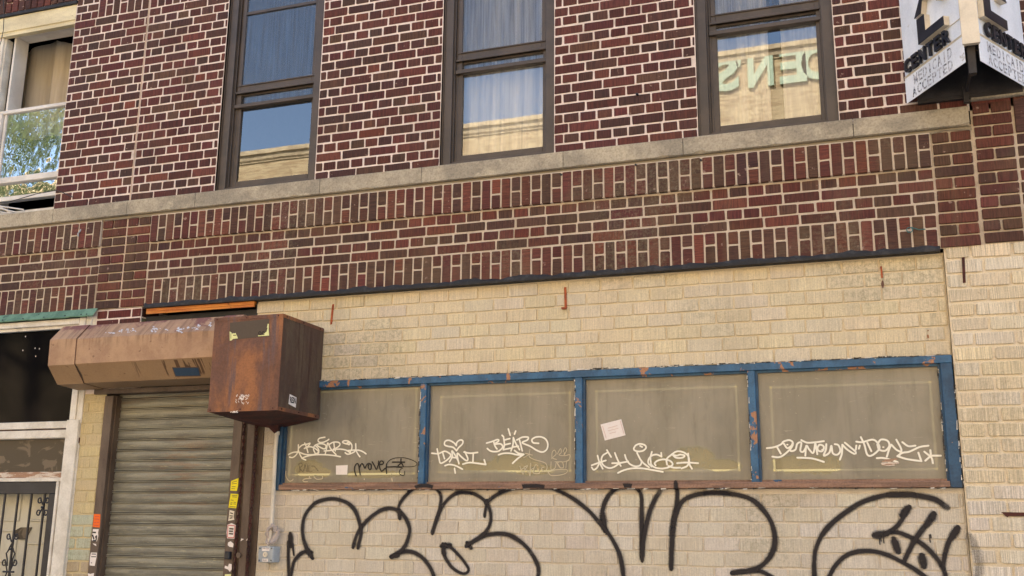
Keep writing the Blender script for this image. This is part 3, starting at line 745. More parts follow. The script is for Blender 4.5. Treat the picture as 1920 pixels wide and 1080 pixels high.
# thin cable across that window
mb = MB(); P = [z3((0, 300), 8, *p) for p in ((-60, 640), (0, 640), (150, 630), (350, 570), (550, 510), (800, 465), (850, 462), (940, 485), (1030, 530), (1110, 565))]
mb.tube([(at(*p)[0], -.012 if i > 5 else -.004, at(*p)[1]) for i, p in enumerate(P)], .0035, 6)
build('cable', mb, M['dsteel'], loc=(-6.2, 0, 4.1), label='thin dark cable sagging across the bottom of the far left window', cat='cable')
mb = MB(); P = [z3((0, 0), 8, *p) for p in ((95, -80), (95, 120), (103, 250), (90, 480), (60, 640), (0, 800), (-60, 900))]
mb.tube([(at(*p)[0], -.03, at(*p)[1]) for p in P], .003, 6)
build('cable', mb, M['dsteel'], loc=(-6.8, 0, 5.4), label='thin black wire hanging down at the top left corner of the picture', cat='cable')
# lintel soldiers over that window come with the wall: tar line beneath them
mb = MB(); mb.box(x0, -6.025, -.012, .03, 5.873, 5.90); build('tar_line', mb, M['black'], bldL)
mb = MB(); soldiers(mb, x0-.02, -6.022, 5.905, 6.10, -.012, redtint, dep=.03); build('window_lintel', mb, M['red'], bldL)

# ------------------------------------------------------------------ blue ribbon window
mb = MB()
yF = .004
mb.box(FX0, FX1, yF, .09, 2.600, FZ1, bev=.003)                       # head
mb.box(FX0+.02, FX1-.02, yF+.022, .09, 2.588, 2.600)
mull = [(-2.822, -2.766), (-1.773, -1.711), (-.717, -.659)]
for a, b in mull: mb.box(a, b-.014, yF+.002, .09, FZ0+.028, 2.600, bev=.003)
rib = build('shop_window', mb, M['blue'], bld, label='long shop window in a peeling blue frame with four frosted panes')
mb = MB(); mb.box(FX0, FX0+.045, yF, .09, FZ0+.002, 2.600, bev=.003); mb.box(FX0+.045, FX0+.06, yF+.02, .09, FZ0+.03, 2.600); build('jamb', mb, M['bluejamb'], rib)
mb = MB(); mb.box(FX1-.062, FX1, yF, .09, FZ0+.002, 2.600, bev=.003); mb.box(FX1-.075, FX1-.062, yF+.02, .09, FZ0+.03, 2.600); build('jamb', mb, M['bluejamb'], rib)
for a, b in mull: mb = MB(); mb.box(b-.014, b, yF+.020, .09, FZ0+.030, 2.595); build('stop_bead', mb, M['bluejamb'], rib)
mb = MB(); mb.box(FX0+.045, FX1-.062, -.002, .09, FZ0+.003, FZ0+.038, bev=.004); mb.box(FX0+.05, FX1-.07, .026, .09, FZ0+.038, 1.966)
build('sill', mb, M['sill'], rib)
gx = [FX0+.06]+[v for a, b in mull for v in (a, b)]+[FX1-.075]
GY = .048
SCR = []
for (x, y, rx, ry) in ((578, 879, 28, 18), (606, 886, 14, 10), (700, 889, 58, 8), (900, 873, 62, 10), (960, 868, 48, 18), (1000, 880, 40, 12), (1270, 868, 60, 14), (1300, 855, 40, 18), (1350, 872, 40, 12), (1490, 871, 46, 18), (1540, 872, 42, 18)):
    c = at(x, y, GY); SCR.append((c[0], c[1], at(x+rx, y, GY)[0]-c[0], c[1]-at(x, y+ry, GY)[1]))
def scraped(x, z):
    m = 0
    for (cx, cz, ra, rb) in SCR: m = max(m, 1.15-math.hypot((x-cx)/ra, (z-cz)/rb)*.62)
    return max(0., min(1., m))
panes = [(gx[0], gx[1]), (gx[2], gx[3]), (gx[4], gx[5]), (gx[6], gx[7])]
tubes = [((560, 738), (781, 728), (541, 890), (775, 891)), ((824, 742), (1066, 736), (823, 885), (1068, 886)), ((1119, 733), (1390, 724), (1119, 884), (1386, 884)), ((1443, 731), (1742, 716), (1452, 882), (1757, 881))]
nl = ['leftmost frosted pane', 'second frosted pane from the left', 'third frosted pane from the left', 'rightmost frosted pane']
for i, (a, b) in enumerate(panes):
    g = MB(); nx, nz = int((b-a)/.012), 52; V = []; TT = []
    for j in range(nz+1):
        for q in range(nx+1):
            x = a+(b-a)*q/nx; z = 1.962+.63*j/nz; V.append((x, GY, z)); TT.append(scraped(x, z))
    for j in range(nz):
        for q in range(nx):
            k0 = j*(nx+1)+q; f = (k0, k0+1, k0+nx+2, k0+nx+1); g.f.append(f); g.uv.extend([(V[i2][0], V[i2][2]) for i2 in f]); g.t.extend([(TT[i2],)*3 for i2 in f]); g.mi.append(0)
    g.v = V; build('pane', g, M['film'], rib)
    g = MB(); (t0, t1, t2, t3) = tubes[i]; xa = max(a+.012, at(*t2, GY)[0]); xb = at(*t3, GY)[0]; za, zb = at(*t2, GY)[1], at(*t1, GY)[1]
    for (p, q) in (((xa, za), (xb, za)), ((xa, zb), (xb, zb)), ((xa, za), (xa, zb)), ((xb, za), (xb, zb))):
        g.box(min(p[0], q[0])-.006, max(p[0], q[0])+.006, GY+.004, GY+.014, min(p[1], q[1])-.006+(.0002 if p[0] == q[0] else 0), max(p[1], q[1])+.006-(.0002 if p[0] == q[0] else 0))
    build('light_tube', g, M['tube'], loc=((a+b)/2, GY, 2.0), label='pale yellow rectangular border tube behind the '+nl[i], cat='light tube', group='border tubes behind the shop window panes')
mb = MB(); mb.box(FX0+.03, FX1-.03, .10, .12, 1.94, 2.6); build('backing_board', mb, M['board'], rib)

# cracked caulk and paint chips along the outer edge of the frame
rc_ = random.Random(11)
mk_, mw_ = MB(), MB()
def chips(p, q, n, y):
    for i in range(n):
        t = rc_.random(); x = p[0]+(q[0]-p[0])*t; z = p[1]+(q[1]-p[1])*t; horiz = abs(q[0]-p[0]) > abs(q[1]-p[1])
        l = rc_.uniform(.006, .05); h = rc_.uniform(.0015, .005); dst = mk_ if rc_.random() < .62 else mw_
        o = rc_.uniform(-.004, .004)
        if horiz: P5 = [(x, z+o-h), (x+l*.5, z+o-h*.6), (x+l, z+o-h*.2), (x+l, z+o+h), (x+l*.4, z+o+h*.5), (x, z+o+h)]
        else: P5 = [(x+o-h, z), (x+o+h, z), (x+o+h*.5, z+l*.5), (x+o+h, z+l), (x+o-h*.2, z+l), (x+o-h*.6, z+l*.4)]
        dst.poly(P5, y-.0012, y+.0005)
chips((FX0, FZ1+.002), (FX1, FZ1+.002), 150, .002); chips((FX1+.001, FZ0), (FX1+.001, FZ1-.05), 34, .002); chips((FX0, FZ0+.002), (FX1-.06, FZ0+.002), 110, .001)
for a, b in mull: chips((a+.002, FZ0+.04), (a+.002, 2.58), 22, yF+.001)
chips((FX1-.076, 2.0), (FX1-.076, 2.55), 26, yF+.019)
build('cracked_caulk', mk_, M['ink'], rib, kind='stuff'); build('paint_chips', mw_, M['white'], rib, kind='stuff')

# ------------------------------------------------------------------ graffiti
def smooth_line(P, st=.006):
    P = [Vector((p[0], p[1], 0)) for p in P]
    if len(P) < 3: 
        n = max(2, int((P[-1]-P[0]).length/st)); return [P[0].lerp(P[-1], i/n) for i in range(n+1)]
    Q = [P[0]*2-P[1]]+P+[P[-1]*2-P[-2]]; out = []
    for i in range(1, len(Q)-2):
        a, b, c, d = Q[i-1:i+3]; n = max(2, int((c-b).length/st))
        for k in range(n):
            t = k/n; out.append(.5*((2*b)+(c-a)*t+(2*a-5*b+4*c-d)*t*t+(3*b-a-3*c+d)*t**3))
    out.append(P[-1]); return out
RB = [0]
def ribbon(mb, P, w, Y, st=.006, round_=True, fade=0, wj=0.):
    L = smooth_line(P, st); n = len(L); V = []; U = []; F = []; Ts = []
    RB[0] += 1; yy = Y-(RB[0] % 40)*.00004
    if round_:
        d0 = (L[0]-L[1]).normalized(); d1 = (L[-1]-L[-2]).normalized()
        L = [L[0]+d0*w*.48, L[0]+d0*w*.35]+L+[L[-1]+d1*w*.35, L[-1]+d1*w*.48]; n = len(L)
    for i, p in enumerate(L):
        a = L[max(0, i-1)]; b = L[min(n-1, i+1)]; d = (b-a).normalized() if (b-a).length > 0 else Vector((1, 0, 0)); nn = Vector((-d.y, d.x, 0))
        ww = w*(1+wj*mnoise.noise((p.x*9, p.y*9, RB[0])))
        if round_: ww *= {0: .28, 1: .75, n-1: .28, n-2: .75}.get(i, 1)
        q = p+nn*ww/2; r = p-nn*ww/2; V += [(q.x, yy-i*4e-6, q.y), (r.x, yy-i*4e-6, r.y)]; U += [(i*.1, 0), (i*.1, 1)]
    m = len(mb.v)
    for i in range(n-1): F.append((i*2, i*2+1, i*2+3, i*2+2))
    if not fade: mb.grid(V, F, U, (1, 1, 1))
    else:
        for i in range(n-1):
            s = [i*2, i*2+1, i*2+3, i*2+2]; f = 1-fade*max(0, (i/n-.45)/.55); mb.face([V[k] for k in s], [U[k] for k in s], (f, f, f))
def tagmesh(name, o, s, strokes, w, mat, Y, label, dots=()):
    mb = MB()
    for st in strokes:
        ribbon(mb, [at(*z3(o, s, *p), Y) for p in st], w, Y, .005)
    for d in dots:
        c = at(*z3(o, s, *d), Y); ribbon(mb, [(c[0]-.002, c[1]), (c[0]+.002, c[1])], .008, Y, .002)
    return build(name, mb, mat, rib, label=label)
TYg = GY-.003
t1 = [[(80, 460), (130, 435), (190, 425), (240, 432), (300, 455), (370, 462), (450, 455), (500, 420), (490, 375), (450, 335)],
 [(95, 495), (140, 500), (190, 460), (215, 400), (217, 325)], [(217, 400), (235, 450), (270, 510), (320, 535)], [(217, 375), (270, 330), (330, 315)],
 [(305, 300), (330, 360), (350, 430)], [(330, 320), (380, 303), (350, 345), (300, 375)], [(300, 375), (370, 352), (430, 365), (480, 400), (502, 430), (480, 455)],
 [(640, 250), (610, 270), (560, 290), (510, 290), (490, 265), (510, 235), (585, 220)], [(450, 440), (428, 390), (440, 340), (500, 312), (570, 315), (600, 340), (585, 380), (540, 370), (480, 335)],
 [(590, 450), (610, 370), (625, 300), (660, 370), (700, 420), (740, 460)], [(575, 410), (650, 405), (730, 392)], [(710, 300), (715, 350), (730, 410)],
 [(640, 322), (700, 290), (770, 290), (795, 320), (760, 360), (700, 388), (800, 385), (880, 400), (940, 438)],
 [(265, 510), (350, 480), (470, 462), (600, 463), (720, 475), (800, 490)], [(920, 325), (890, 300), (925, 292), (930, 315), (880, 312), (830, 290), (850, 270), (910, 275), (955, 320), (957, 380), (930, 430)],
 [(865, 435), (900, 455), (960, 440), (1010, 400), (1012, 310)], [(1012, 390), (1040, 450), (1070, 490)], [(890, 405), (960, 400), (1050, 400), (1110, 420), (1155, 450)]]
tagmesh('graffiti_tag', (530, 790), 7.385, t1, .0095, M['paintw'], TYg, 'white scrawled tag on the leftmost pane')
tagmesh('graffiti_tag', (530, 790), 7.385, [[(45, 690), (50, 770), (90, 825), (130, 820), (145, 800)], [(345, 835), (300, 835), (280, 815), (320, 795), (395, 790)], [(370, 765), (375, 790)], [(435, 770), (470, 800), (520, 800), (555, 790), (550, 765)], [(1130, 798), (1132, 806)], [(1513, 795), (1518, 828)]], .006, M['paintw2'], TYg, 'thin pale scribbles low on the leftmost pane')
tagmesh('graffiti_tag', (530, 790), 7.385, [[(225, 590), (240, 690), (220, 700)], [(220, 590), (265, 580), (270, 620), (235, 645), (280, 700)], [(290, 690), (310, 600), (335, 700)], [(345, 600), (350, 700)], [(365, 610), (370, 695), (410, 690)], [(400, 620), (440, 625), (490, 690)]], .0035, M['stkgrey'], TYg, 'faint brown scribble in the yellowed corner of the leftmost pane')
tb = [[(1020, 755), (1000, 700), (995, 640), (1020, 590), (1045, 590), (1060, 650), (1075, 740)], [(1060, 645), (1090, 590), (1110, 592), (1140, 650), (1160, 610), (1190, 582), (1225, 600), (1225, 655), (1205, 668), (1185, 630), (1200, 585)],
 [(1240, 560), (1270, 610), (1300, 665), (1320, 610), (1330, 550)], [(1330, 602), (1390, 590), (1390, 555), (1352, 555), (1340, 620), (1370, 690), (1420, 650)],
 [(1520, 565), (1690, 565)], [(1640, 520), (1640, 560), (1670, 620)], [(1640, 575), (1600, 615)], [(1440, 720), (1435, 650), (1440, 590)]]
tagmesh('graffiti_tag', (530, 790), 7.385, tb, .0085, M['paintk'], TYg, 'black marker tag at the right of the leftmost pane')
tagmesh('graffiti_tag', (530, 790), 7.385, [[(1440, 590), (1480, 540), (1560, 508), (1680, 505), (1790, 535), (1860, 580), (1830, 620), (1700, 630), (1560, 625), (1440, 630)], [(1440, 635), (1560, 635), (1660, 645), (1625, 670), (1615, 720), (1650, 748), (1685, 740), (1690, 690)]], .0045, M['paintk'], TYg, 'thin black marker flourish beside the black tag')
t2 = [[(65, 410), (150, 415), (230, 385), (290, 410), (310, 440), (270, 490), (210, 530), (175, 535), (160, 480), (135, 355)], [(205, 400), (230, 480)], [(295, 520), (330, 450), (325, 380), (370, 440), (400, 500)], [(320, 462), (390, 470)],
 [(415, 545), (400, 480), (395, 410), (450, 460), (510, 505), (530, 480), (490, 390)], [(480, 395), (560, 410), (655, 400)], [(600, 410), (595, 515)], [(465, 550), (550, 530), (650, 540), (760, 555)], [(760, 555), (740, 495)], [(235, 570), (290, 555), (370, 570), (460, 615)], [(358, 605), (368, 665)],
 [(385, 378), (340, 335), (270, 320), (230, 300), (240, 255), (290, 245), (350, 275), (382, 312)], [(382, 312), (390, 270), (430, 240), (465, 250), (460, 290), (410, 340), (385, 378)]]
tagmesh('graffiti_tag', (800, 790), 6.857, t2, .0105, M['paintw'], TYg, 'white DANI tag with a heart above it on the second pane')
t2b = [[(770, 280), (840, 260), (910, 235), (928, 250), (870, 292)], [(860, 255), (880, 320), (905, 355)], [(870, 296), (950, 290), (978, 330), (930, 380), (870, 390), (820, 380), (780, 350)],
 [(990, 210), (1000, 300), (985, 365)], [(985, 365), (1080, 345)], [(1000, 240), (1070, 222)], [(1000, 302), (1075, 285)], [(1085, 380), (1110, 300), (1115, 210)], [(1115, 210), (1150, 290), (1195, 365)], [(1100, 332), (1180, 320)],
 [(1190, 225), (1210, 300), (1230, 380)], [(1160, 240), (1230, 205), (1305, 205), (1295, 240), (1230, 275), (1330, 320), (1420, 375), (1490, 395), (1545, 360), (1558, 290), (1530, 230), (1470, 200), (1400, 205), (1355, 235), (1370, 275), (1440, 283)],
 [(970, 180), (990, 200)], [(1050, 98), (1075, 178)], [(1145, 125), (1130, 165)], [(925, 430), (990, 412), (1080, 412), (1160, 430), (1230, 432)], [(1130, 375), (1180, 410), (1250, 425)], [(1250, 425), (1170, 480), (1105, 540)]]
tagmesh('graffiti_tag', (800, 790), 6.857, t2b, .0105, M['paintw'], TYg, 'white BEAR tag with an arrow under it on the second pane')
t2c = [[(1330, 360), (1320, 450), (1380, 490), (1470, 515), (1530, 540), (1550, 590), (1530, 640), (1490, 640), (1480, 600), (1510, 590)], [(1270, 410), (1360, 435)], [(1250, 465), (1330, 420)], [(1200, 580), (1240, 680), (1260, 600), (1220, 620)], [(1250, 590), (1300, 570), (1270, 620), (1310, 640), (1330, 700), (1340, 540)], [(1340, 620), (1380, 600)], [(1430, 570), (1400, 560), (1370, 660), (1450, 668), (1430, 610)],
 [(1610, 480), (1615, 400), (1645, 370), (1665, 420), (1620, 470), (1670, 490)], [(1680, 420), (1720, 350), (1730, 400), (1700, 430), (1760, 440), (1770, 400)], [(1755, 390), (1780, 340), (1800, 370), (1770, 440), (1840, 430), (1830, 490), (1770, 520), (1700, 520), (1650, 520)],
 [(1600, 520), (1600, 620), (1650, 600), (1670, 530), (1720, 600), (1680, 540), (1740, 520), (1760, 590), (1720, 600)], [(1790, 600), (1800, 520), (1830, 500)], [(1560, 650), (1620, 630), (1700, 620), (1800, 620), (1800, 660), (1720, 690), (1600, 695), (1560, 650)]]
tagmesh('graffiti_tag', (800, 790), 6.857, t2c, .0048, M['paintw2'], TYg, 'thin pale scribbled tags in the right corner of the second pane')
t3 = [[(150, 790), (260, 750), (355, 720)], [(235, 650), (260, 740), (310, 840)], [(150, 820), (180, 855), (230, 820), (262, 745)], [(430, 670), (370, 570)], [(370, 610), (310, 650), (290, 720), (320, 790), (400, 830), (470, 815), (540, 770)], [(485, 610), (520, 700), (570, 800)], [(445, 760), (560, 755), (680, 735)],
 [(630, 640), (650, 700), (700, 770), (780, 805), (850, 790), (870, 740), (840, 680), (805, 610)], [(850, 700), (900, 760), (980, 820)], [(760, 540), (790, 500), (850, 480), (920, 500), (935, 540), (890, 580), (820, 590), (765, 570), (760, 540)], [(850, 510), (880, 525)],
 [(1155, 610), (1160, 665)], [(1160, 665), (1090, 635), (1020, 650), (975, 700), (970, 760), (1020, 810)], [(1020, 595), (1000, 680), (1010, 790)], [(1075, 790), (1060, 760), (1110, 720), (1200, 705), (1290, 730), (1320, 780), (1260, 820), (1160, 838), (1060, 820), (1010, 780)],
 [(1240, 780), (1235, 700), (1300, 640), (1380, 590), (1470, 600), (1540, 650), (1560, 730), (1530, 800), (1450, 835)], [(1310, 630), (1370, 680), (1460, 680), (1495, 650), (1430, 635), (1380, 650), (1310, 635)], [(1260, 800), (1340, 825), (1430, 825)], [(1385, 760), (1520, 750), (1690, 760)], [(1545, 620), (1560, 760), (1600, 840)], [(530, 900), (620, 860), (730, 835), (880, 835), (1040, 860), (1180, 885)]]
tagmesh('graffiti_tag', (1090, 770), 7.7125, t3, .0104, M['paintw'], TYg, 'white CHINGO-like tag underlined on the third pane')
t4 = [[(95, 215), (170, 205), (240, 175), (260, 150), (320, 135), (355, 160), (340, 210), (280, 270), (220, 305), (150, 300)], [(195, 200), (235, 270)], [(265, 170), (300, 215), (345, 190)], [(355, 160), (330, 240), (380, 230), (400, 170), (440, 160), (430, 240), (460, 250), (490, 200)], [(480, 290), (490, 190), (520, 230), (560, 262), (580, 160)], [(440, 135), (500, 160), (590, 155), (665, 145)], [(580, 160), (600, 275)],
 [(600, 210), (625, 180), (665, 200), (650, 245), (610, 240), (600, 210)], [(690, 175), (685, 230), (665, 290), (720, 260), (740, 190), (755, 265), (800, 280), (830, 240), (810, 185), (775, 175)], [(825, 330), (845, 270), (850, 180)], [(850, 180), (900, 230), (970, 272), (985, 255), (930, 205), (875, 160)], [(990, 190), (985, 230)], [(1025, 190), (1015, 220)],
 [(1035, 105), (1070, 180), (1100, 280), (1150, 285), (1220, 220), (1200, 160), (1150, 130), (1050, 155), (990, 150)], [(1100, 160), (1140, 245)], [(1200, 180), (1235, 130), (1300, 140), (1320, 190), (1280, 240), (1220, 230), (1200, 180)], [(1295, 300), (1320, 220), (1340, 180)], [(1340, 180), (1390, 230), (1440, 255)], [(1390, 130), (1440, 230), (1420, 290)],
 [(1400, 295), (1450, 262), (1520, 250), (1620, 205), (1710, 190)], [(1580, 190), (1510, 195), (1450, 155)], [(1400, 295), (1500, 325), (1640, 345)], [(1640, 345), (1610, 260)], [(400, 310), (470, 312), (560, 320), (665, 352)], [(1195, 315), (1270, 315), (1400, 352)], [(1680, 340), (1730, 290), (1730, 235)], [(1670, 250), (1740, 310), (1755, 365)], [(1720, 290), (1835, 290)]]
tagmesh('graffiti_tag', (1420, 800), 5.333, t4, .0106, M['paintw'], TYg, 'long white tag ending in a star on the rightmost pane', dots=((300, 180), (650, 230), (1260, 205)))
mb = MB(); c = at(1668, 867, GY)
for i in range(9):
    x = c[0]+random.uniform(-.03, .03); zz = c[1]+random.uniform(-.016, .016); ribbon(mb, [(x-.02, zz), (x+.02, zz+random.uniform(-.006, .006))], .009, TYg, .01)
build('sticker_remnant', mb, M['peel'], rib)

A3, B3, C5 = ((640, 720), 3.), ((1280, 720), 3.), ((400, 880), 5.4)
big = [
 (C5, [(995, 880), (950, 800), (915, 700), (905, 600), (920, 500), (960, 420), (1040, 340), (1140, 305), (1230, 300), (1310, 318), (1375, 350), (1440, 420), (1480, 530), (1500, 640), (1470, 780)], 1),
 (A3, [(70, 910), (95, 835), (150, 765), (215, 715), (270, 700), (320, 712), (360, 750), (385, 810), (380, 860), (350, 925), (290, 970)], 1),
 (A3, [(290, 970), (340, 945), (400, 945), (455, 975), (500, 1030), (530, 1100)], 1),
 (A3, [(330, 750), (322, 700), (345, 650), (390, 605), (440, 578), (490, 572), (540, 590), (562, 635), (555, 700), (535, 760), (515, 835)], .85),
 (A3, [(515, 830), (540, 760), (570, 690), (610, 640), (660, 612), (730, 612), (780, 635), (820, 670), (840, 720), (840, 780), (815, 830), (770, 870), (710, 905)], .9),
 (A3, [(820, 660), (808, 738)], .8), (A3, [(330, 715), (330, 752)], .8), (A3, [(715, 900), (725, 915)], 1.4), (A3, [(290, 968), (312, 966)], 1.2),
 (A3, [(710, 908), (770, 870), (840, 845), (930, 845), (1000, 880), (1050, 925), (1090, 985), (1110, 1040), (1105, 1110)], 1),
 (A3, [(820, 665), (880, 620), (960, 588), (1060, 575), (1160, 580), (1240, 608), (1320, 655), (1400, 720), (1460, 790), (1510, 850), (1550, 920), (1575, 990), (1592, 1110)], 1),
 (A3, [(585, 905), (573, 940), (600, 1000), (640, 1045), (690, 1067), (718, 1048), (700, 1010), (660, 960), (615, 918), (580, 905)], .8), (A3, [(575, 910), (605, 908)], 1.5), (A3, [(575, 910), (580, 950)], 1.4),
 (A3, [(1490, 830), (1468, 770), (1475, 690), (1510, 620), (1560, 585), (1620, 572), (1665, 590), (1688, 630), (1690, 720), (1690, 850), (1692, 985)], 1), (A3, [(1475, 740), (1482, 815)], 1.5),
 (A3, [(1888, 565), (1890, 650), (1880, 720), (1865, 800), (1860, 900), (1855, 1030)], 1.1),
 (B3, [(-58, 850), (-45, 760), (-20, 690), (5, 655), (40, 635), (100, 618), (200, 612), (300, 622), (390, 650), (450, 705), (495, 770), (518, 850), (515, 920), (485, 980), (440, 1025), (385, 1048), (290, 1062)], 1.1), (B3, [(385, 1048), (450, 1058), (510, 1090)], .9), (B3, [(290, 1060), (330, 1055)], 1.5),
 (B3, [(742, 1100), (740, 1000), (752, 920), (790, 840), (850, 775), (920, 720), (1000, 670), (1080, 640), (1170, 622), (1290, 622)], 1.1),
 (B3, [(815, 1100), (860, 1020), (920, 965), (990, 942), (1080, 942), (1160, 965), (1240, 1005), (1310, 1045), (1370, 1090)], 1),
 (B3, [(1095, 850), (1150, 838), (1210, 835), (1290, 865), (1360, 910), (1420, 970), (1465, 1040), (1485, 1100)], 1), (B3, [(1095, 848), (1130, 846)], 1.9), (B3, [(1150, 838), (1200, 805), (1235, 760), (1255, 715)], 1.), (B3, [(1245, 725), (1262, 708)], 2.),
 (B3, [(1400, 755), (1355, 810), (1305, 880), (1250, 985)], 1.), (B3, [(1405, 745), (1380, 780)], 1.9), (B3, [(1540, 825), (1500, 880), (1475, 960), (1465, 1030)], 1.), (B3, [(1540, 822), (1520, 850)], 1.8),
 (B3, [(1195, 890), (1205, 925)], 2.0), (B3, [(1350, 985), (1352, 1005)], 2.1),
 (C5, [(785, 680), (785, 750)], 1.9), (C5, [(765, 750), (762, 900), (768, 1100)], .9), (C5, [(805, 760), (818, 860)], .6), (C5, [(990, 840), (920, 838), (860, 880), (815, 950), (785, 1100)], 1.), (C5, [(975, 835), (1000, 885)], 1.5),
]
mb = MB()
for (o, s), P, k in big: ribbon(mb, [at(*z3(o, s, *p), TY) for p in P], (.044*k if k < 1.3 else .034*k), TY-.0045, .01, wj=.3)
for (o, s), P, k in [(A3, [(1693, 960), (1700, 880), (1715, 800), (1735, 720), (1760, 660), (1795, 600)], .8), (B3, [(1170, 622), (1300, 625), (1420, 650), (1480, 690)], .9)]:
    ribbon(mb, [at(*z3(o, s, *p), TY) for p in P], .060*k, TY-.0047, .01, fade=.55)
# drips
for (x, y, l) in ((1388, 850, 30), (1395, 848, 12), (1113, 852, 24), (1128, 850, 34), (1105, 850, 40)):
    p = at(*z3(*B3, x, y), TY); ribbon(mb, [p, (p[0]+.001, p[1]-l*.0012)], .010, TY-.005, .01)
for vi, v in enumerate(mb.v):
    if v[2] > 1.913: mb.v[vi] = (v[0], -.0032-(TY-v[1])*.05, v[2])
build('spray_graffiti', mb, M['spray'], bld, label='large black spray-painted lettering under the shop window')
mb = MB(); ribbon(mb, [at(*z3(*B3, x, y), 0) for x, y in ((1620, 870), (1650, 940), (1668, 1020), (1655, 1100))], .07, -.006, .01, fade=.2)
for v in range(len(mb.t)): mb.t[v] = (.42, .42, .42)
build('spray_overspray', mb, M['spray'], bldR)

# ------------------------------------------------------------------ paper notes on the panes
def quad_sticker(name, pts, mat, label, Y, cat='sticker', th=.0008, group=None, curl=0.):
    P = [at(x, y, Y) for x, y in pts]; mb = MB(); mb.poly(P, Y-th, Y+.0002)
    cx, cz = sum(p[0] for p in P)/len(P), sum(p[1] for p in P)/len(P)
    return build(name, mb, mat, loc=(cx, Y, cz), label=label, cat=cat, group=group)
o = quad_sticker('paper_note', [(1126, 796), (1165, 786), (1173, 816), (1134, 826)], M['paper'], 'tilted white paper note stuck on the third frosted pane', GY-.0008, 'paper')
mb = MB()
for (p, q) in (((1130, 799), (1137, 822)), ((1163, 789), (1170, 813))):
    ribbon(mb, [at(*p, GY), at(*q, GY)], .0035, GY-.0022, .02, False)
for (p, q) in (((1140, 803), (1158, 798)), ((1143, 813), (1155, 810)), ((1140, 808), (1160, 803))): ribbon(mb, [at(*p, GY), at(*q, GY)], .003, GY-.0022, .02, False)
build('faded_print', mb, m_flat('faded_red_print', C(206, 178, 168)), o)
quad_sticker('paper_note', [(630, 873), (652, 872), (651, 890), (630, 890)], M['paper'], 'small white square sticker on the leftmost frosted pane', GY-.0008, 'sticker')

# ------------------------------------------------------------------ roller shutter
sh = empty('roller_shutter', (-4.75, 0, 0), 'closed grey roller shutter under its faded pinkish brown hood', 'shutter')
mb = MB(); SHY = .07; pt = .0743; prof = []
zt = 2.640; zj = 1.9885                      # a joint height measured on the photo
kk = math.floor((zt-zj)/pt)
zc = zj+kk*pt
while zc > -.02:
    # one slat hanging below joint zc: ridge, groove, ridge, then a shallow bowed face
    for dz, dy in ((.0085, .006), (.0080, -.004), (.0060, -.010), (.0035, -.010), (.0015, -.004), (.0012, .012), (-.0018, .012), (-.002, -.004), (-.004, -.010), (-.0065, -.010), (-.0085, -.004), (-.009, .004), (-.014, .003), (-.030, -.001), (-.045, -.001), (-.060, .003)):
        prof.append((SHY+dy, zc+dz))
    zc -= pt
mb.prof([(SHY+.004, zt+.03)]+prof, -5.275, -4.21, cap=False, close=False)
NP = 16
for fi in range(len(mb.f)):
    q = (fi-1) % NP; tv = 1.45 if q in (0, 1, 2, 7, 8, 9) else (.35 if q in (4, 5, 6, 3) else (.8 if q in (10, 11) else 1.))  # ridges lighter, grooves darker: wear and dirt, plus painted highlight and shade
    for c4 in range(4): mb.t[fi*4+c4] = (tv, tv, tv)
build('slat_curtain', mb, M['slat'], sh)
mb = MB(); mb.box(-5.335, -5.262, -.012, .10, 0, 2.60, bev=.003); mb.box(-5.262, -5.252, .02, .10, 0, 2.6)
build('guide_rail', mb, M['guide'], sh)
mb = MB(); mb.box(-4.222, -4.150, -.012, .10, 0, 2.60, bev=.003); mb.box(-4.232, -4.222, .02, .10, 0, 2.6); mb.box(-4.150, -4.142, -.004, .10, 0, 2.60)
build('guide_rail', mb, M['guide'], sh)
mb = MB(); mb.box(-5.435, -4.13, -.02, .10, 2.612, 2.648, bev=.003); build('lintel_bar', mb, M['guide'], sh)
mb = MB(); P = [(.0, 3.088), (-.225, 3.085), (-.34, 2.965), (-.334, 2.787), (-.222, 2.665), (-.02, 2.652)]
n = 14
def hoodseg(mb, xa, xb, g=0., cap=False):
    pr = [(y-g if y < -.05 else y, z+(g if z > 2.9 else -g)) for y, z in P]
    mb.prof(pr, xa, xb, cap=cap, close=True)
hoodseg(mb, -5.35, -4.12, 0, True); hoodseg(mb, -5.585, -5.352, .004, True); hoodseg(mb, -4.20, -4.05, .003, True)
build('housing', mb, M['hood'], sh)
mb = MB(); hoodseg(mb, -5.353, -5.347, .0025); build('seam', mb, M['rustdark'], sh)
# torn dark patch near the seam on the lower facet, blue plate, white droppings: thin marks on the housing
def on_facet(px, py, i):
    (ya, za), (yb, zb) = P[i], P[i+1]; d = ray(px, py); o = Vector((0, -S, EYE))
    nrm = Vector((0, -(zb-za), yb-ya)); k = (Vector((0, ya, za))-o).dot(nrm)/d.dot(nrm); q = o+d*k
    nr = nrm.normalized();
    if nr.y > 0: nr = -nr
    return q+nr*.002
def facet_poly(mb, pts, i, off=0.):
    V = [tuple(on_facet(*p, i)+Vector((0, -off, 0))) for p in pts]; mb.face(V)
mb = MB(); facet_poly(mb, [z3((90, 560), 6, *p) for p in ((305, 740), (330, 760), (350, 800), (385, 860), (408, 945), (385, 930), (350, 900), (320, 870), (325, 820))], 3); build('torn_patch', mb, M['stkgrey'], sh)
mb = MB(); facet_poly(mb, [z3((90, 560), 6, *p) for p in ((1405, 778), (1690, 775), (1710, 862), (1440, 868))], 3); pl = build('name_plate', mb, M['stkblue'], sh)
mb = MB(); facet_poly(mb, [z3((90, 560), 6, *p) for p in ((1395, 770), (1702, 766), (1722, 870), (1432, 876))], 3, -.001); build('plate_border', mb, M['guide'], sh)
mb = MB()
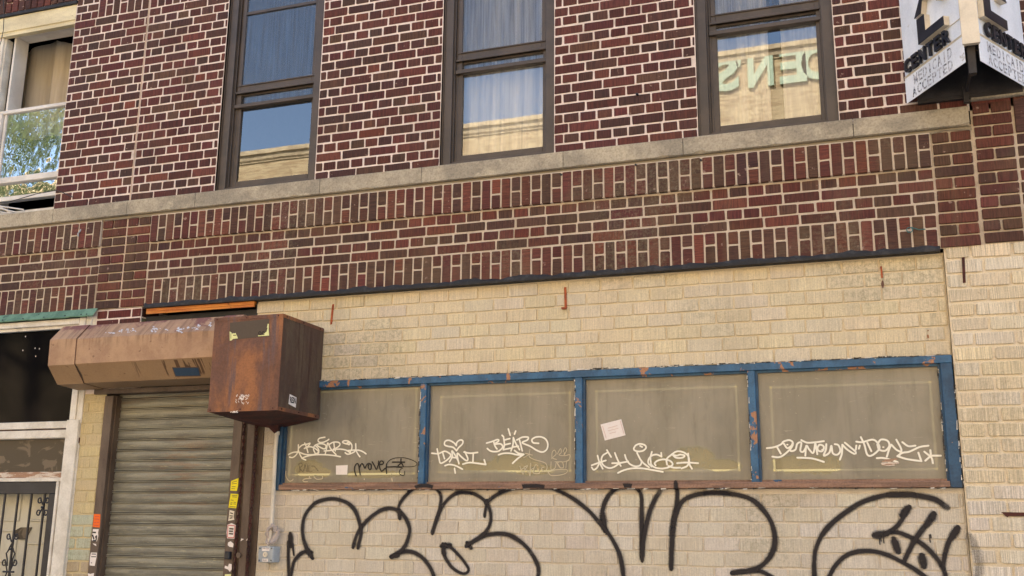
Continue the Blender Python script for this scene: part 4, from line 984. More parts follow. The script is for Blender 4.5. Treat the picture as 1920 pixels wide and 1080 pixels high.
for (cx, cy, rx, ry, m) in ((1195, 345, 50, 28, 16), (1475, 352, 50, 30, 18), (1690, 330, 60, 28, 14), (860, 365, 60, 24, 14), (720, 388, 50, 9, 8), (970, 360, 30, 18, 6), (1830, 305, 22, 24, 8), (1330, 350, 14, 7, 3), (1590, 330, 22, 16, 4), (900, 345, 40, 10, 6)):
    for i in range(m):
        x = cx+random.gauss(0, rx*.5); y = cy+random.gauss(0, ry*.5); r = random.uniform(5, 14); k0 = random.random()*6
        facet_poly(mb, [z3((90, 560), 6, x+r*random.uniform(.4, 1.5)*math.cos(k0+a), y+r*.7*random.uniform(.4, 1.2)*math.sin(k0+a)) for a in np.arange(0, 6.2, .9)], 1, random.uniform(0, .0015))
build('droppings', mb, m_flat('white_droppings', C(206, 204, 206)), sh, kind='stuff')

# post right of the guide and the chains
mb = MB(); mb.box(-4.104, -4.045, -.015, .06, 0, 2.42, bev=.003); mb.box(-4.092, -4.056, -.016, -.0145, 1.58, 1.585)
post = build('steel_post', mb, M['guide'], loc=(-4.07, 0, 0), label='narrow brown steel post between two rusty chains beside the shutter', cat='post')
mb = MB(); mb.tube([(-4.10, -.017, 1.49), (-4.10, -.028, 1.49)], .018, 12); build('knob', mb, M['guide'], post)
def chain(x, label):
    mb = MB(); z = 2.40; i = 0
    while z > 0.02:
        n = 8; pts = []
        for k in range(n):
            a = 2*math.pi*k/n; u = math.cos(a)*.0085; v = math.sin(a)*.0165
            an = .5 if i % 2 == 0 else .5+math.pi/2
            pts.append((x+u*math.cos(an)+.003*math.sin(z*7), -.022+u*math.sin(an), z+v))
        mb.tube(pts, .0036, 5, True); z -= .0255; i += 1
    build('chain', mb, M['rustdark'], loc=(x, -.02, 0), smooth=True, label=label, cat='chain')
chain(-4.124, 'rusty chain hanging between the shutter guide and the steel post')
chain(-4.026, 'rusty chain hanging between the steel post and the tan brick wall')
mb = MB(); mb.box(-4.142, -4.104, .02, .05, 0, 2.42); mb.box(-4.045, -4.0, .028, .06, 0, 2.42); mb.box(-4.16, -3.98, .028, .10, 2.42, 2.66); build('shutter_backing', mb, M['guide'], bld)

# ------------------------------------------------------------------ rusty steel box
bx = empty('steel_box', (-3.83, -.25, 2.39), 'rusted brown steel box hung on the wall at the right end of the shutter hood', 'box')
X0, X1, Y0, Z0, Z1 = -4.085, -3.572, -.505, 2.392, 3.010
mb = MB(); mb.face([(X0, Y0, Z0), (X1, Y0, Z0), (X1, Y0, Z1), (X0, Y0, Z1)]); mb.face([(X0, 0, Z0), (X0, Y0, Z0), (X0, Y0, Z1), (X0, 0, Z1)])
front = build('front_panel', mb, M['rust'], bx)
mb = MB(); mb.face([(X1, Y0, Z0), (X1, .025, Z0), (X1, .025, Z1), (X1, Y0, Z1)]); mb.face([(X0, Y0, Z1-.001), (X1, Y0, Z1-.001), (X1, .025, Z1-.001), (X0, .025, Z1-.001)])
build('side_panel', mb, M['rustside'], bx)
mb = MB()
# sagging underside, deepest at the back where the conduit leaves
q = [(X0, Y0, Z0), (X1, Y0, Z0), (X1, .025, Z0-.004), (-3.87, .025, Z0-.058), (-3.93, -.02, Z0-.060), (X0, -.02, Z0-.03)]
mb.grid(q+[(-3.89, -.10, Z0-.045)], [(6, 1, 0), (6, 2, 1), (6, 3, 2), (6, 4, 3), (6, 5, 4), (6, 0, 5)][::1])
mb.tube([(-3.89, -.03, Z0-.03), (-3.878, -.005, Z0-.085), (-3.874, .0, Z0-.115)], [.05, .022, .007], 8)
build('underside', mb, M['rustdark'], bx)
mb = MB(); t = .003
for z, s in ((Z1, -1), (Z0, 1)):
    za, zb = (z-.022, z+.001) if s < 0 else (z-.002, z+.022)
    mb.box(X0-t, X1+t, Y0-t, Y0-.0005, za, zb); mb.box(X1+.0005, X1+t, Y0, .022, za, zb)
mb.box(X1-.004, X1+t+.001, Y0-t-.001, Y0+.004, Z0, Z1)
build('edge_angle', mb, M['rust'], bx)
for z in (Z1-.011, Z0+.011):
    for x in (X0+.02, -3.84, X1-.03): mb = MB(); mb.tube([(x, Y0-t, z), (x, Y0-t-.004, z)], .005, 8); build('bolt', mb, M['rustdark'], bx)
    for y in (-.46, -.25, -.03): mb = MB(); mb.tube([(X1+t, y, z), (X1+t+.004, y, z)], .005, 8); build('bolt', mb, M['rustdark'], bx)
def on_front(px, py): d = ray(px, py); k = (Y0-.0015+S)/d.y; return (d.x*k, EYE+d.z*k)
def on_side(px, py): d = ray(px, py); k = (X1+.0015)/d.x; return (d.y*k-S, EYE+d.z*k)
B2 = ((420, 580), 13.5)
mb = MB(); mb.poly([on_front(*z3(*B2, *p)) for p in ((150, 340), (1140, 240), (1150, 680), (900, 700), (200, 770), (145, 790))], Y0-.0012, Y0); build('worn_patch', mb, M['stkgrey'], bx)
st = MB(); yy = Y0-.0025
st.poly([on_front(*z3(*B2, *p)) for p in ((145, 560), (190, 590), (200, 625), (235, 600), (262, 612), (290, 595), (320, 650), (352, 735), (225, 750), (200, 780), (148, 795))], yy, Y0)
st.poly([on_front(*z3(*B2, *p)) for p in ((862, 660), (960, 655), (1040, 600), (1080, 540), (1090, 460), (1110, 365), (1135, 370), (1130, 500), (1142, 665), (865, 682))], yy, Y0)
s1 = build('sticker', st, M['stklime'], loc=((X0+X1)/2, Y0, 2.9), label='torn remains of a pale yellow-green sticker near the top of the rusty box', cat='sticker')
mb = MB()
for P4 in ([(180, 610), (180, 745)],): ribbon(mb, [on_front(*z3(*B2, *p)) for p in P4], .003, yy-.0006, .01, False)
ribbon(mb, [on_front(*z3(*B2, *p)) for p in ((240, 660), (320, 655))], .005, yy-.0006, .01, False)
ring = [(915+32*math.cos(a), 605+38*math.sin(a)) for a in np.arange(0, 6.4, .5)]; ribbon(mb, [on_front(*z3(*B2, *p)) for p in ring], .0045, yy-.0006, .003)
ribbon(mb, [on_front(*z3(*B2, *p)) for p in ((1025, 575), (990, 565), (975, 600), (985, 640), (1025, 640))], .0045, yy-.0006, .003)
ribbon(mb, [on_front(*z3(*B2, *p)) for p in ((1100, 470), (1085, 520), (1070, 570))], .004, yy-.0006, .01)
build('print', mb, M['paintk'], s1)
mb = MB()
for i in range(46):
    x = 455+random.gauss(0, 5.2); y = 747+random.gauss(0, 4.5); p = on_front(x, y); l = random.uniform(.004, .014); an = random.uniform(.8, 2.4)
    ribbon(mb, [p, (p[0]+l*math.cos(an), p[1]+l*math.sin(an))], random.uniform(.002, .005), Y0-.001, .01)
for i in range(12):
    p = on_front(441+random.gauss(0, 4), 772.5+random.gauss(0, 1)); ribbon(mb, [p, (p[0]+.006, p[1]+.002)], .005, Y0-.0045, .01)
build('scraped_sticker_residue', mb, M['paper'], bx)
# black and white sticker on the side panel
SS = ((530, 730), 24.)
def side_poly(mb, pts, off):
    Q = [on_side(*z3(*SS, *p)) for p in pts]; V = [(X1+off, y, z) for y, z in Q]; n = len(V); W2 = [(X1+off-.0008, y, z) for y, z in Q]
    mb.grid(V+W2, [tuple(range(n)), tuple(range(2*n-1, n-1, -1))]+[((i+1) % n, i, n+i, n+(i+1) % n) for i in range(n)])
mb = MB(); side_poly(mb, ((318, 215), (625, 370), (582, 825), (262, 655)), .002)
s2 = build('sticker', mb, M['paper'], loc=(X1, -.3, 2.5), label='white square sticker with bold black letters on the side of the rusty box', cat='sticker')
mb = MB(); q0 = on_side(*z3(SS[0], SS[1], 300, 640)); q1 = on_side(*z3(SS[0], SS[1], 588, 790)); q2 = on_side(*z3(SS[0], SS[1], 335, 250))
fit_text(mb, 'RESN', Vector((X1+.0028, q0[0]+.004, q0[1]+.006)), Vector((0, 1, 0)), EZ, (q1[0]-q0[0])-.010, (q2[1]-q0[1])-.016, .03, .0002, Vector((1, 0, 0)))
build('print', mb, M['paintk'], s2)

# ------------------------------------------------------------------ conduit and key switch
mb = MB(); top = at(520, 806); bot = at(509, 1024)
mb.tube([(top[0]+.004, -.005, 2.36), (top[0], -.008, 2.2), (at(514, 920)[0], -.008, at(514, 920)[1]), (at(511, 985)[0], -.012, at(511, 985)[1]), (bot[0]-.01, -.02, bot[1]-.02)], .0135, 12)
mb.tube([(top[0]+.004, -.005, 2.31), (top[0]+.003, -.006, 2.285)], .018, 12)
cd = build('conduit_pipe', mb, M['plastic'], loc=(-3.87, 0, 1.56), smooth=True, label='off-white conduit pipe running down from the rusty box to the key switch', cat='pipe')
mb = MB()
c0 = at(510, 1003, -.02)
for i in range(5):
    pts = []; ph = random.uniform(0, 6)
    for k in range(12):
        a = k*.55+ph; r = .022+.012*math.sin(k*1.3+ph); pts.append((c0[0]+r*math.cos(a)*1.2, -.022-.012*math.sin(a*1.7), c0[1]+.045*math.sin(k*.6+ph)+r*math.sin(a)*.6))
    mb.tube(pts, [.006+.008*abs(math.sin(k*.9+i)) for k in range(12)], 6)
n = N('torn_clear_plastic'); d_ = n.bsdf(C(200, 186, 176), .35); tr_ = n.n('ShaderNodeBsdfTransparent'); mx_ = n.n('ShaderNodeMixShader', i_0=.5, i_1=tr_.outputs[0], i_2=d_); M['bag'] = n.done(mx_.outputs[0])
build('plastic_scrap', mb, M['bag'], loc=tuple((c0[0], -.02, c0[1])), smooth=True, label='crumpled scrap of clear plastic wrapped round the conduit above the switch', cat='plastic')
a = at(485, 1024, -.06); b = at(511, 1055, -.06)
sw = empty('key_switch', ((a[0]+b[0])/2, .03, a[1]-.06), 'grey metal key switch box on the tan wall below the conduit', 'switch box')
mb = MB(); mb.box(a[0], b[0], -.055, .028, b[1], a[1]-.002, bev=.006); build('body', mb, M['grey'], sw)
mb = MB(); mb.box(a[0]+.002, b[0]-.002, -.060, -.056, b[1]+.002, a[1]-.004, bev=.003); build('cover_plate', mb, M['grey'], sw)
cx, cz = (a[0]+b[0])/2, (a[1]+b[1])/2; hw = (b[0]-a[0])/2; hh = (a[1]-b[1])/2
mb = MB(); mb.tube([(cx, -.059, cz), (cx, -.066, cz)], .017, 18); mb.tube([(cx, -.066, cz), (cx, -.069, cz)], .010, 14); build('key_cylinder', mb, M['signtrim'], sw, smooth=True)
for sx in (-1, 1):
    for sz in (-1, 1): mb = MB(); mb.tube([(cx+sx*(hw-.012), -.059, cz+sz*(hh-.014)), (cx+sx*(hw-.012), -.063, cz+sz*(hh-.014))], .0045, 8); build('screw', mb, M['ink'], sw)
mb = MB(); mb.box(cx-.0015, cx+.0015, -.070, -.069, cz-.006, cz+.006); build('key_slot', mb, M['ink'], sw)
mb = MB(); mb.box(cx-.028, cx+.028, -.0612, -.060, cz+hh-.030, cz+hh-.008); build('label_strip', mb, M['paper'], sw); mb = MB(); mb.box(cx-.022, cx+.022, -.0612, -.060, cz-hh+.006, cz-hh+.024); lb = build('label_strip', mb, M['paper'], sw)

mb = MB(); fit_text(mb, 'OPEN', Vector((cx-.024, -.0618, cz+hh-.018)), EX, EZ, .020, .008, .01, nrm=Vector((0, -1, 0))); fit_text(mb, 'CLOSE', Vector((cx+.001, -.0618, cz+hh-.018)), EX, EZ, .024, .008, .01, nrm=Vector((0, -1, 0)))
fit_text(mb, 'SECURITY', Vector((cx-.018, -.0618, cz-hh+.010)), EX, EZ, .036, .009, .01, nrm=Vector((0, -1, 0)))
build('lettering', mb, M['ink'], sw)

# ------------------------------------------------------------------ stickers on the shutter guides
GYg = -.0125
ST = ((400, 880), 5.4)
def gs(pts, mat, label, group=None, cat='sticker'): return quad_sticker('sticker', [z3(*ST, *p) for p in pts], mat, label, GYg, cat, group=group)
def lines(parent, rows, w, mat, o=ST, Y=GYg-.0012):
    mb = MB()
    for p, q in rows: ribbon(mb, [at(*z3(*o, *p), Y), at(*z3(*o, *q), Y)], w, Y, .03, False)
    build('print', mb, mat, parent)
s = gs([(180, 118), (256, 88), (250, 175), (238, 218), (172, 215)], M['stkyellow'], 'torn yellow sticker, upper of the two on the right shutter guide')
lines(s, [((190, 132), (240, 118)), ((188, 148), (238, 142)), ((186, 176), (225, 176)), ((184, 196), (222, 198))], .0035, M['stkgrey'])
s = gs([(176, 246), (258, 250), (232, 395), (154, 386)], M['stkyellow'], 'rectangular yellow notice sticker, lower of the two on the right shutter guide')
lines(s, [((186, 262), (244, 268)), ((192, 278), (238, 282)), ((176, 310), (206, 314)), ((176, 338), (196, 340)), ((206, 332), (232, 336)), ((172, 352), (192, 354)), ((204, 350), (230, 352)), ((164, 374), (226, 382))], .0035, M['stkgrey'])
s = gs([(165, 412), (214, 425), (205, 480), (212, 510), (150, 522), (160, 470)], M['signtrim'], 'torn grey and white sticker below the yellow notice')
lines(s, [((172, 440), (200, 450)), ((166, 470), (198, 474)), ((165, 495), (195, 490))], .008, M['stkgrey'])
s = gs([(145, 560), (185, 545), (228, 565), (214, 702), (140, 698), (134, 640)], M['paper'], 'white sticker with a red border on the right shutter guide')
lines(s, [((150, 565), (220, 572)), ((146, 690), (210, 692)), ((220, 572), (210, 690)), ((150, 570), (143, 688))], .005, M['stkred']); lines(s, [((162, 600), (205, 604)), ((160, 625), (200, 628)), ((158, 650), (200, 655))], .010, M['stkgrey'])
gs([(150, 740), (175, 728), (206, 755), (200, 790), (165, 785), (146, 768)], M['paper'], 'small torn white paper scrap above the black knob of the guide')
gs([(118, 975), (150, 985), (158, 955), (185, 960), (186, 1010), (168, 1040), (150, 1015), (114, 1000)], M['paper'], 'ragged white paper scrap near the bottom of the right guide')
gs([(118, 1062), (180, 1060), (178, 1100), (114, 1100)], M['stklime'], 'pale yellow sticker cut by the bottom edge of the picture')
quad_sticker('sticker', [z3(*ST, *p) for p in ((285, 700), (310, 706), (275, 728))], M['paper'], 'small white paper corner on the steel post', -.0165); quad_sticker('sticker', [z3(*ST, *p) for p in ((345, 700), (350, 716), (330, 722))], M['paper'], 'tiny white paper corner at the right edge of the steel post', -.0165)
mb = MB(); p = at(*z3(*ST, 175, 872)); mb.box(p[0]-.020, p[0]+.018, -.045, -.012, p[1]-.024, p[1]+.026, bev=.005); build('bolt_head', mb, M['ink'], sh)
SL7 = ((0, 945), 8.)
def gl(pts, mat, label): return quad_sticker('sticker', [z3(*SL7, *p) for p in pts], mat, label, GYg)
s = gl([(1410, 150), (1506, 152), (1496, 352), (1392, 345)], M['stkorange'], 'orange sticker on the left shutter guide')
lines(s, [((1425, 185), (1490, 190)), ((1415, 225), (1490, 230)), ((1410, 275), (1440, 280)), ((1450, 275), (1485, 278)), ((1405, 320), (1480, 325))], .004, M['stkred'], SL7)
s = gl([(1395, 375), (1482, 378), (1470, 430), (1475, 480), (1455, 560), (1378, 545), (1385, 470)], M['paper'], 'black and white sticker below the orange one')
lines(s, [((1390, 425), (1440, 428)), ((1388, 460), (1410, 530)), ((1450, 470), (1440, 550)), ((1395, 550), (1440, 552)), ((1425, 490), (1450, 500))], .011, M['ink'], SL7)
gl([(1392, 590), (1440, 600), (1445, 630), (1415, 615)], M['paper'], 'small white scrap on the left shutter guide')
s = gl([(1365, 728), (1455, 730), (1448, 800), (1420, 930), (1345, 920), (1350, 800)], M['paper'], 'tall white sticker with black print on the left shutter guide')
lines(s, [((1375, 750), (1440, 752)), ((1370, 790), (1440, 792)), ((1365, 880), (1380, 885))], .006, M['ink'], SL7)
gl([(1320, 1038), (1355, 1050), (1412, 1035), (1400, 1100), (1322, 1100)], M['paper'], 'torn white sticker at the bottom of the left shutter guide')

# ------------------------------------------------------------------ rusty brackets and small things on the walls
def bracket(px0, py0, px1, py1, label, Y, hook=False, w=.014, mat='orust'):
    p = at(px0, py0, Y); q = at(px1, py1, Y); mb = MB(); n = 6; V = []
    mb.poly([(p[0]-w/2, p[1]), (p[0]+w/2, p[1]+.002), (q[0]+w/2, q[1]), (q[0]-w/2, q[1]-.002)], Y-.005, Y+.004)
    mb.tube([(p[0], Y-.004, p[1]-.012), (p[0], Y-.008, p[1]-.012)], .004, 6)
    if hook: mb.box(q[0]-.022, q[0]+w/2, Y-.03, Y-.002, q[1]-.008, q[1]+.002)
    build('rusty_bracket', mb, M[mat], loc=(q[0], Y, q[1]), label=label, cat='bracket', group='rusty sign brackets left on the tan wall')
bracket(625, 571, 621, 608, 'flat rusty strap on the tan wall just right of the rusty box', TY)
bracket(1060, 539, 1061, 578, 'rusty strap with a hooked foot on the tan wall above the second pane', TY, True, .015)
bracket(1652, 500, 1654, 521, 'short rusty stub high on the tan wall near its right end', TY, False, .010)
bracket(1806, 483, 1808, 530, 'rusty strap on the rough tan pier at the far right', 0, False, .015, 'rustdark')
mb = MB(); 
for (x, y, w_, h_) in ((1740, 631, 5, 9), (1740, 620, 3, 3), (1655, 533, 7, 18)):
    c = at(x, y, TY); mb.poly([(c[0]+w_*.0012*random.uniform(.7, 1.2)*math.cos(a), c[1]+h_*.0013*random.uniform(.8, 1.1)*math.sin(a)) for a in np.arange(0, 6.2, .8)], TY-.0045, TY)
build('rust_stain', mb, M['rust'], bld)
mb = MB(); c = at(1709, 433)
mb.tube([(c[0]-.01+.016*math.cos(a), -.02-.002*a, c[1]+.016*math.sin(a)) for a in np.arange(0, 7.5, .4)]+[(c[0]+.04, -.01, c[1]+.001), (c[0]+.075, -.006, c[1]+.003)], .0028, 6)
build('wire_loop', mb, m_flat('teal_wire', C(60, 110, 108)), loc=(c[0], 0, c[1]), smooth=True, label='small teal wire loop sticking out of the upright brick course at right', cat='wire')
mb = MB(); c = at(154, 438); mb.tube([(c[0], -.016, c[1]+.03), (c[0]+.003, -.03, c[1]+.01), (c[0]-.012, -.032, c[1]-.01), (c[0]-.006, -.03, c[1]-.03)], .0055, 6); mb.box(c[0]-.008, c[0]+.010, -.02, -.012, c[1]+.012, c[1]+.032)
build('wall_hook', mb, M['grey'], loc=(c[0], 0, c[1]), smooth=True, label='small grey metal hook on the upright bricks under the left ledge', cat='hook')
for (x, y, lab) in ((1053, 329, 'black hole with a plug in the pointing under the ledge joint, left of the pair'), (1193, 311, 'black round plug in the pointing under the ledge'), (1315, 302, 'dark stub under the chipped edge of the ledge'), (1195, 178, 'short dark nail stub sticking from the red wall between two windows')):
    c = at(x, y); mb = MB(); mb.tube([(c[0], -.024, c[1]), (c[0]+.001, -.006, c[1])], [.007, .010], 8); build('plug', mb, M['ink'], loc=(c[0], 0, c[1]), label=lab, cat='plug')

# ------------------------------------------------------------------ projecting V sign
SG = empty('projecting_sign', (.6, -.25, 4.15), 'white V-shaped projecting sign with black DENTAL CENTER letters, weathered', 'sign')
SH = 1.9
LP0, LP1 = Vector((.283, -.015, 0)), Vector((.570, -.506, 0))        # left face: wall end -> apex
RP0, RP1 = Vector((.641, -.501, 0)), Vector((.935, -.015, 0))        # right face: apex -> wall end
def isect(px, py, p0, p1, off=0.):
    u = (p1-p0).normalized(); nr = Vector((u.y, -u.x, 0)); 
    if nr.y > 0: nr = -nr
    o = Vector((0, -S, EYE)); d = ray(px, py); k = (p0+nr*off-o).dot(nr)/d.dot(nr); q = o+d*k
    return (q-p0).dot(u), q.z
def panel(mb, p0, p1, ua, ub, z0a, z0b, z1, off, th):
    u = (p1-p0).normalized(); nr = Vector((u.y, -u.x, 0)); nr = -nr if nr.y > 0 else nr
    V = []
    for o_ in (off, off-th):
        for (uu, zz) in ((ua, z0a), (ub, z0b), (ub, z1), (ua, z1)): q = p0+u*uu+nr*o_; V.append((q.x, q.y, zz))
    mb.grid(V, [(0, 1, 2, 3), (7, 6, 5, 4), (1, 0, 4, 5), (2, 1, 5, 6), (3, 2, 6, 7), (0, 3, 7, 4)])
def face_unit(p0, p1):
    u = (p1-p0).normalized(); nr = Vector((u.y, -u.x, 0)); return u, (-nr if nr.y > 0 else nr)
LL = (LP1-LP0).length; RL = (RP1-RP0).length
zsplit = isect(1704, 143, LP0, LP1)[1]; zs2 = isect(1808, 67, LP0, LP1)[1]
zsub = (zsplit+zs2)/2
for p0_, p1_, l_ in ((LP0, LP1, LL), (RP0, RP1, RL)):
    mb = MB(); panel(mb, p0_, p1_, 0, l_, zsub-.01, zsub-.01, 4.15+SH, 0, .012); build('face_panel', mb, M['signw'], SG)
    mb = MB(); panel(mb, p0_, p1_, 0.0, l_, 4.150, 4.150, zsub, .004, .003); build('lower_panel', mb, M['signw'], SG)
mb = MB(); zp = EYE+(ray(1822, 82).z/ray(1822, 82).y)*(S-.51)
mb.poly([(.562, zp), (.650, zp), (.650, 4.15+SH), (.562, 4.15+SH)], -.520, -.49); build('corner_post', mb, M['signtrim'], SG)
# letter rails and letters
mb = MB(); k1 = MB(); k2 = MB(); lt = MB(); sd_ = MB()
def rail(p0, p1, z, h=.006):
    u, nr = face_unit(p0, p1); L = (p1-p0).length; a = p0+nr*.004; b = p1+nr*.004
    mb.tube([(a.x, a.y, z), (b.x, b.y, z)], h/2, 6)
zc1 = zsub+.016; zc2 = zc1+.088
for p0, p1 in ((LP0, LP1), (RP0, RP1)): rail(p0, p1, zc1-.006); rail(p0, p1, zc1-.014); rail(p0, p1, zc2+.004, .005)
build('letter_rail', mb, M['signtrim'], SG)
def letters(txt, p0, p1, ua, ub, z0, h, bold, off, depth, dst):
    u, nr = face_unit(p0, p1); n = len(txt); wd = (ub-ua)/n
    for i, ch in enumerate(txt):
        o = p0+u*(ua+i*wd)+nr*off; o.z = z0
        ww = wd*.80 if ch != 'I' else wd*.25
        if ch == 'I': o = o+u*wd*.28
        fit_text(dst, ch, o, u, EZ, ww, h, bold, depth, nr)
letters('CENTER', LP0, LP1, LL*.045, LL*.85, zc1, .084, .030, .014, .008, k1); build('lettering', k1, M['ink'], SG); k1 = MB(); letters('CENTER', RP0, RP1, RL*.12, RL*.98, zc1, .084, .030, .014, .008, k1)
build('lettering', k1, M['ink'], SG)
SPH = zsub-4.15
letters('MEDICAID', LP0, LP1, LL*.16, LL*.83, zsub-.012-SPH*.40, SPH*.40, .020, .0052, .0004, k2); letters('ACCEPTED', LP0, LP1, LL*.12, LL*.83, 4.150+SPH*.07, SPH*.38, .020, .0052, .0004, k2)
build('faded_lettering', k2, M['faded'], SG); k2 = MB()
letters('MEDICAID', RP0, RP1, RL*.16, RL*.92, zsub-.012-SPH*.40, SPH*.40, .020, .0052, .0004, k2); letters('ACCEPTED', RP0, RP1, RL*.16, RL*.95, 4.150+SPH*.07, SPH*.38, .020, .0052, .0004, k2)
build('faded_lettering', k2, M['faded'], SG)
# big channel letters: black faces on cream returns, stacked DENTAL; bottom L and A visible
def channel(pts, p0, p1):
    u, nr = face_unit(p0, p1); n = len(pts)
    for dst, o0, o1, sh_ in ((sd_, .001, .034, 0), (lt, .034, .0365, 0)):
        A = [tuple(p0+u*a+nr*o1+Vector((0, 0, z))) for a, z in pts]; B = [tuple(p0+u*a+nr*o0+Vector((0, 0, z))) for a, z in pts]
        dst.grid(A+B, [tuple(range(n)), tuple(range(2*n-1, n-1, -1))]+[((i+1) % n, i, n+i, n+(i+1) % n) for i in range(n)])
def ins(pts, e):  # inset for the black face
    cx = sum(p[0] for p in pts)/len(pts); cz = sum(p[1] for p in pts)/len(pts); return pts
zl = isect(*z3((1600, 0), 6, 735, 505), LP0, LP1, .034)[1]; zh_ = isect(*z3((1600, 0), 6, 745, 200), LP0, LP1, .034)[1]
ul = isect(*z3((1600, 0), 6, 735, 505), LP0, LP1, .034)[0]; ur = isect(*z3((1600, 0), 6, 1020, 250), LP0, LP1, .034)[0]
HT = zh_-zl
for (p0, p1, a, b) in ((LP0, LP1, ul, ur), (RP0, RP1, isect(1846, 30, RP0, RP1, .034)[0], isect(1889, 52, RP0, RP1, .034)[0])):
    q = (b-a); s_ = .30*q
    zl2 = zl if p0 is LP0 else isect(1891, 58, RP0, RP1, .034)[1]
    channel([(a, zl2), (b, zl2), (b, zl2+s_*.72), (a+s_, zl2+s_*.72), (a+s_, zl2+HT), (a, zl2+HT)], p0, p1)
    z2 = zl2+HT+.018
    aa, bb = a-.02, b+.02; mid = (aa+bb)/2; t_ = s_*.9
    channel([(aa, z2), (aa+t_, z2), (aa+t_+.02, z2+.07), (bb-t_-.02, z2+.07), (bb-t_, z2), (bb, z2), (mid+t_*.55, z2+HT), (mid-t_*.55, z2+HT)], p0, p1)
    z3_ = z2+HT+.02
    channel([(mid-t_/2, z3_), (mid+t_/2, z3_), (mid+t_/2, z3_+HT-t_*.7), (bb, z3_+HT-t_*.7), (bb, z3_+HT), (aa, z3_+HT), (aa, z3_+HT-t_*.7), (mid-t_/2, z3_+HT-t_*.7)], p0, p1)
    build('letter_return', sd_, M['signtrim'], SG); build('large_lettering', lt, M['ink'], SG); sd_ = MB(); lt = MB()

# steel structure behind the faces
mb = MB(); mb.box(.585, .625, -.47, -.43, 4.10, 4.15+SH); mb.box(.60, .613, -.45, .0, 4.16, 4.19); mb.box(.34, .9, -.035, -.006, 4.135, 4.165); mb.box(.585, .615, -.06, -.03, 4.10, 4.2)
mb.tube([(.34, -.03, 4.26), (.60, -.45, 4.26)], .012, 6); mb.tube([(.90, -.03, 4.26), (.62, -.45, 4.26)], .012, 6)
mb.box(.34, .9, -.04, -.02, 4.155, 4.15+SH)
build('support_frame', mb, M['dsteel'], SG)

# ------------------------------------------------------------------ left storefront and security door
mb = MB(); mo = MB(); sheet(mo, XL, -7.6, 0, 3.26, .0045, MORTG)
for k in range(46): course(mb, XL, -7.605, .01+k*.0705, .0705, 'sh'[k % 2], 0, redtint, (), [.2, .06, .11, .06][k % 4])
build('mortar', mo, M['mortar'], bldL); build('lower_brick_wall', mb, M['red'], bldL)
mb = MB(); n = 40; V = []; F = []
for i in range(n+1):
    x = -7.6+(2.112)*i/n; e = .004*mnoise.noise((x*8, 1, 1)); f = .006*mnoise.noise((x*11, 5, 1)); V += [(x, -.004, 3.268+e), (x, -.05, 3.205+f), (x, -.046, 3.198+f)]
for i in range(n): F += [(i*3, i*3+1, i*3+4, i*3+3), (i*3+1, i*3+2, i*3+5, i*3+4)]
mb.grid(V, F); fl = build('green_flashing', mb, M['green'], bldL)
for x in (-6.35, -6.15, -5.95, -5.75, -5.55, -5.60, -6.5): mb = MB(); mb.tube([(x, -.046, 3.218), (x, -.052, 3.214)], .004, 6); build('nail', mb, M['ink'], fl)
mb = MB(); mb.box(-7.6, -5.635, -.022, .05, 3.152, 3.196, bev=.003); mb.box(-7.6, -5.64, .0, .05, 3.128, 3.152, bev=.002)   # head
mb.box(-5.637, -5.583, -.018, .06, 2.43, 3.20, bev=.003); mb.box(-5.583, -5.532, -.008, .06, 2.405, 3.21, bev=.003); mb.box(-5.532, -5.50, .003, .06, 2.66, 3.20, bev=.002)
mb.box(-5.650, -5.540, -.026, .06, 0, 2.43, bev=.004); mb.box(-5.56, -5.532, -.004, .06, 0, 2.25, bev=.002)
stf = build('storefront_frame', mb, M['white'], bldL, label='white painted wooden storefront frame')
mb = MB(); mb.box(-7.598, -7.0, -.006, .06, 0, 1.985, bev=.004); mb.box(-7.0, -6.95, .03, .08, 0, 1.985); build('side_panel', mb, M['white'], stf)
mb = MB(); mb.box(-7.6, -5.637, -.016, .06, 2.372, 2.424, bev=.003); mb.box(-7.6, -5.652, -.010, .06, 2.300, 2.362, bev=.006); mb.box(-7.6, -5.652, -.016, .06, 1.985, 2.012, bev=.002); build('rail', mb, M['white'], stf)
mb = MB(); mb.box(-7.6, -5.652, .0, .06, 2.012, 2.056, bev=.004); build('peeling_rail', mb, M['peel'], stf)
mb = MB(); mb.box(-7.6, -5.64, .01, .06, 2.36, 2.374); mb.box(-5.56, -5.535, -.005, .02, 2.262, 2.30); build('rust_strip', mb, M['rustdark'], stf)
nn = N('dark_storefront_glass'); hb = nn.noise(nn.pos(), 2.4, 2, .5, .6); cc = nn.mix(nn.ramp(hb, .45, .7), C(10, 11, 15), C(30, 27, 26)); M['darkglass'] = nn.done(nn.bsdf(cc, .06, spec=.06))
nn = N('smeared_transom_glass'); hb = nn.noise(nn.pos((1, 1, 1.3)), 6, 3, .5, 1.4); cc = nn.mix(nn.ramp(hb, .52, .6), C(74, 66, 56), C(108, 96, 82)); M['transom'] = nn.done(nn.bsdf(cc, .25, spec=.25))
mb = MB(); mb.face([(-7.6, .03, 2.42), (-5.63, .03, 2.42), (-5.63, .03, 3.14), (-7.6, .03, 3.14)]); build('pane', mb, M['darkglass'], stf)
mb = MB(); mb.face([(-7.6, .03, 2.05), (-5.64, .03, 2.05), (-5.64, .03, 2.31), (-7.6, .03, 2.31)]); build('transom_pane', mb, M['transom'], stf)
mb = MB()
for (x, y) in ((66, 653), (74, 654), (67, 668), (43, 657), (48, 631)): c = at(x, y, .03); mb.poly([(c[0]+.004*math.cos(a), c[1]+.006*math.sin(a)) for a in np.arange(0, 6.2, 1.2)], .0285, .0295)
build('specks', mb, M['paper'], stf, kind='stuff')
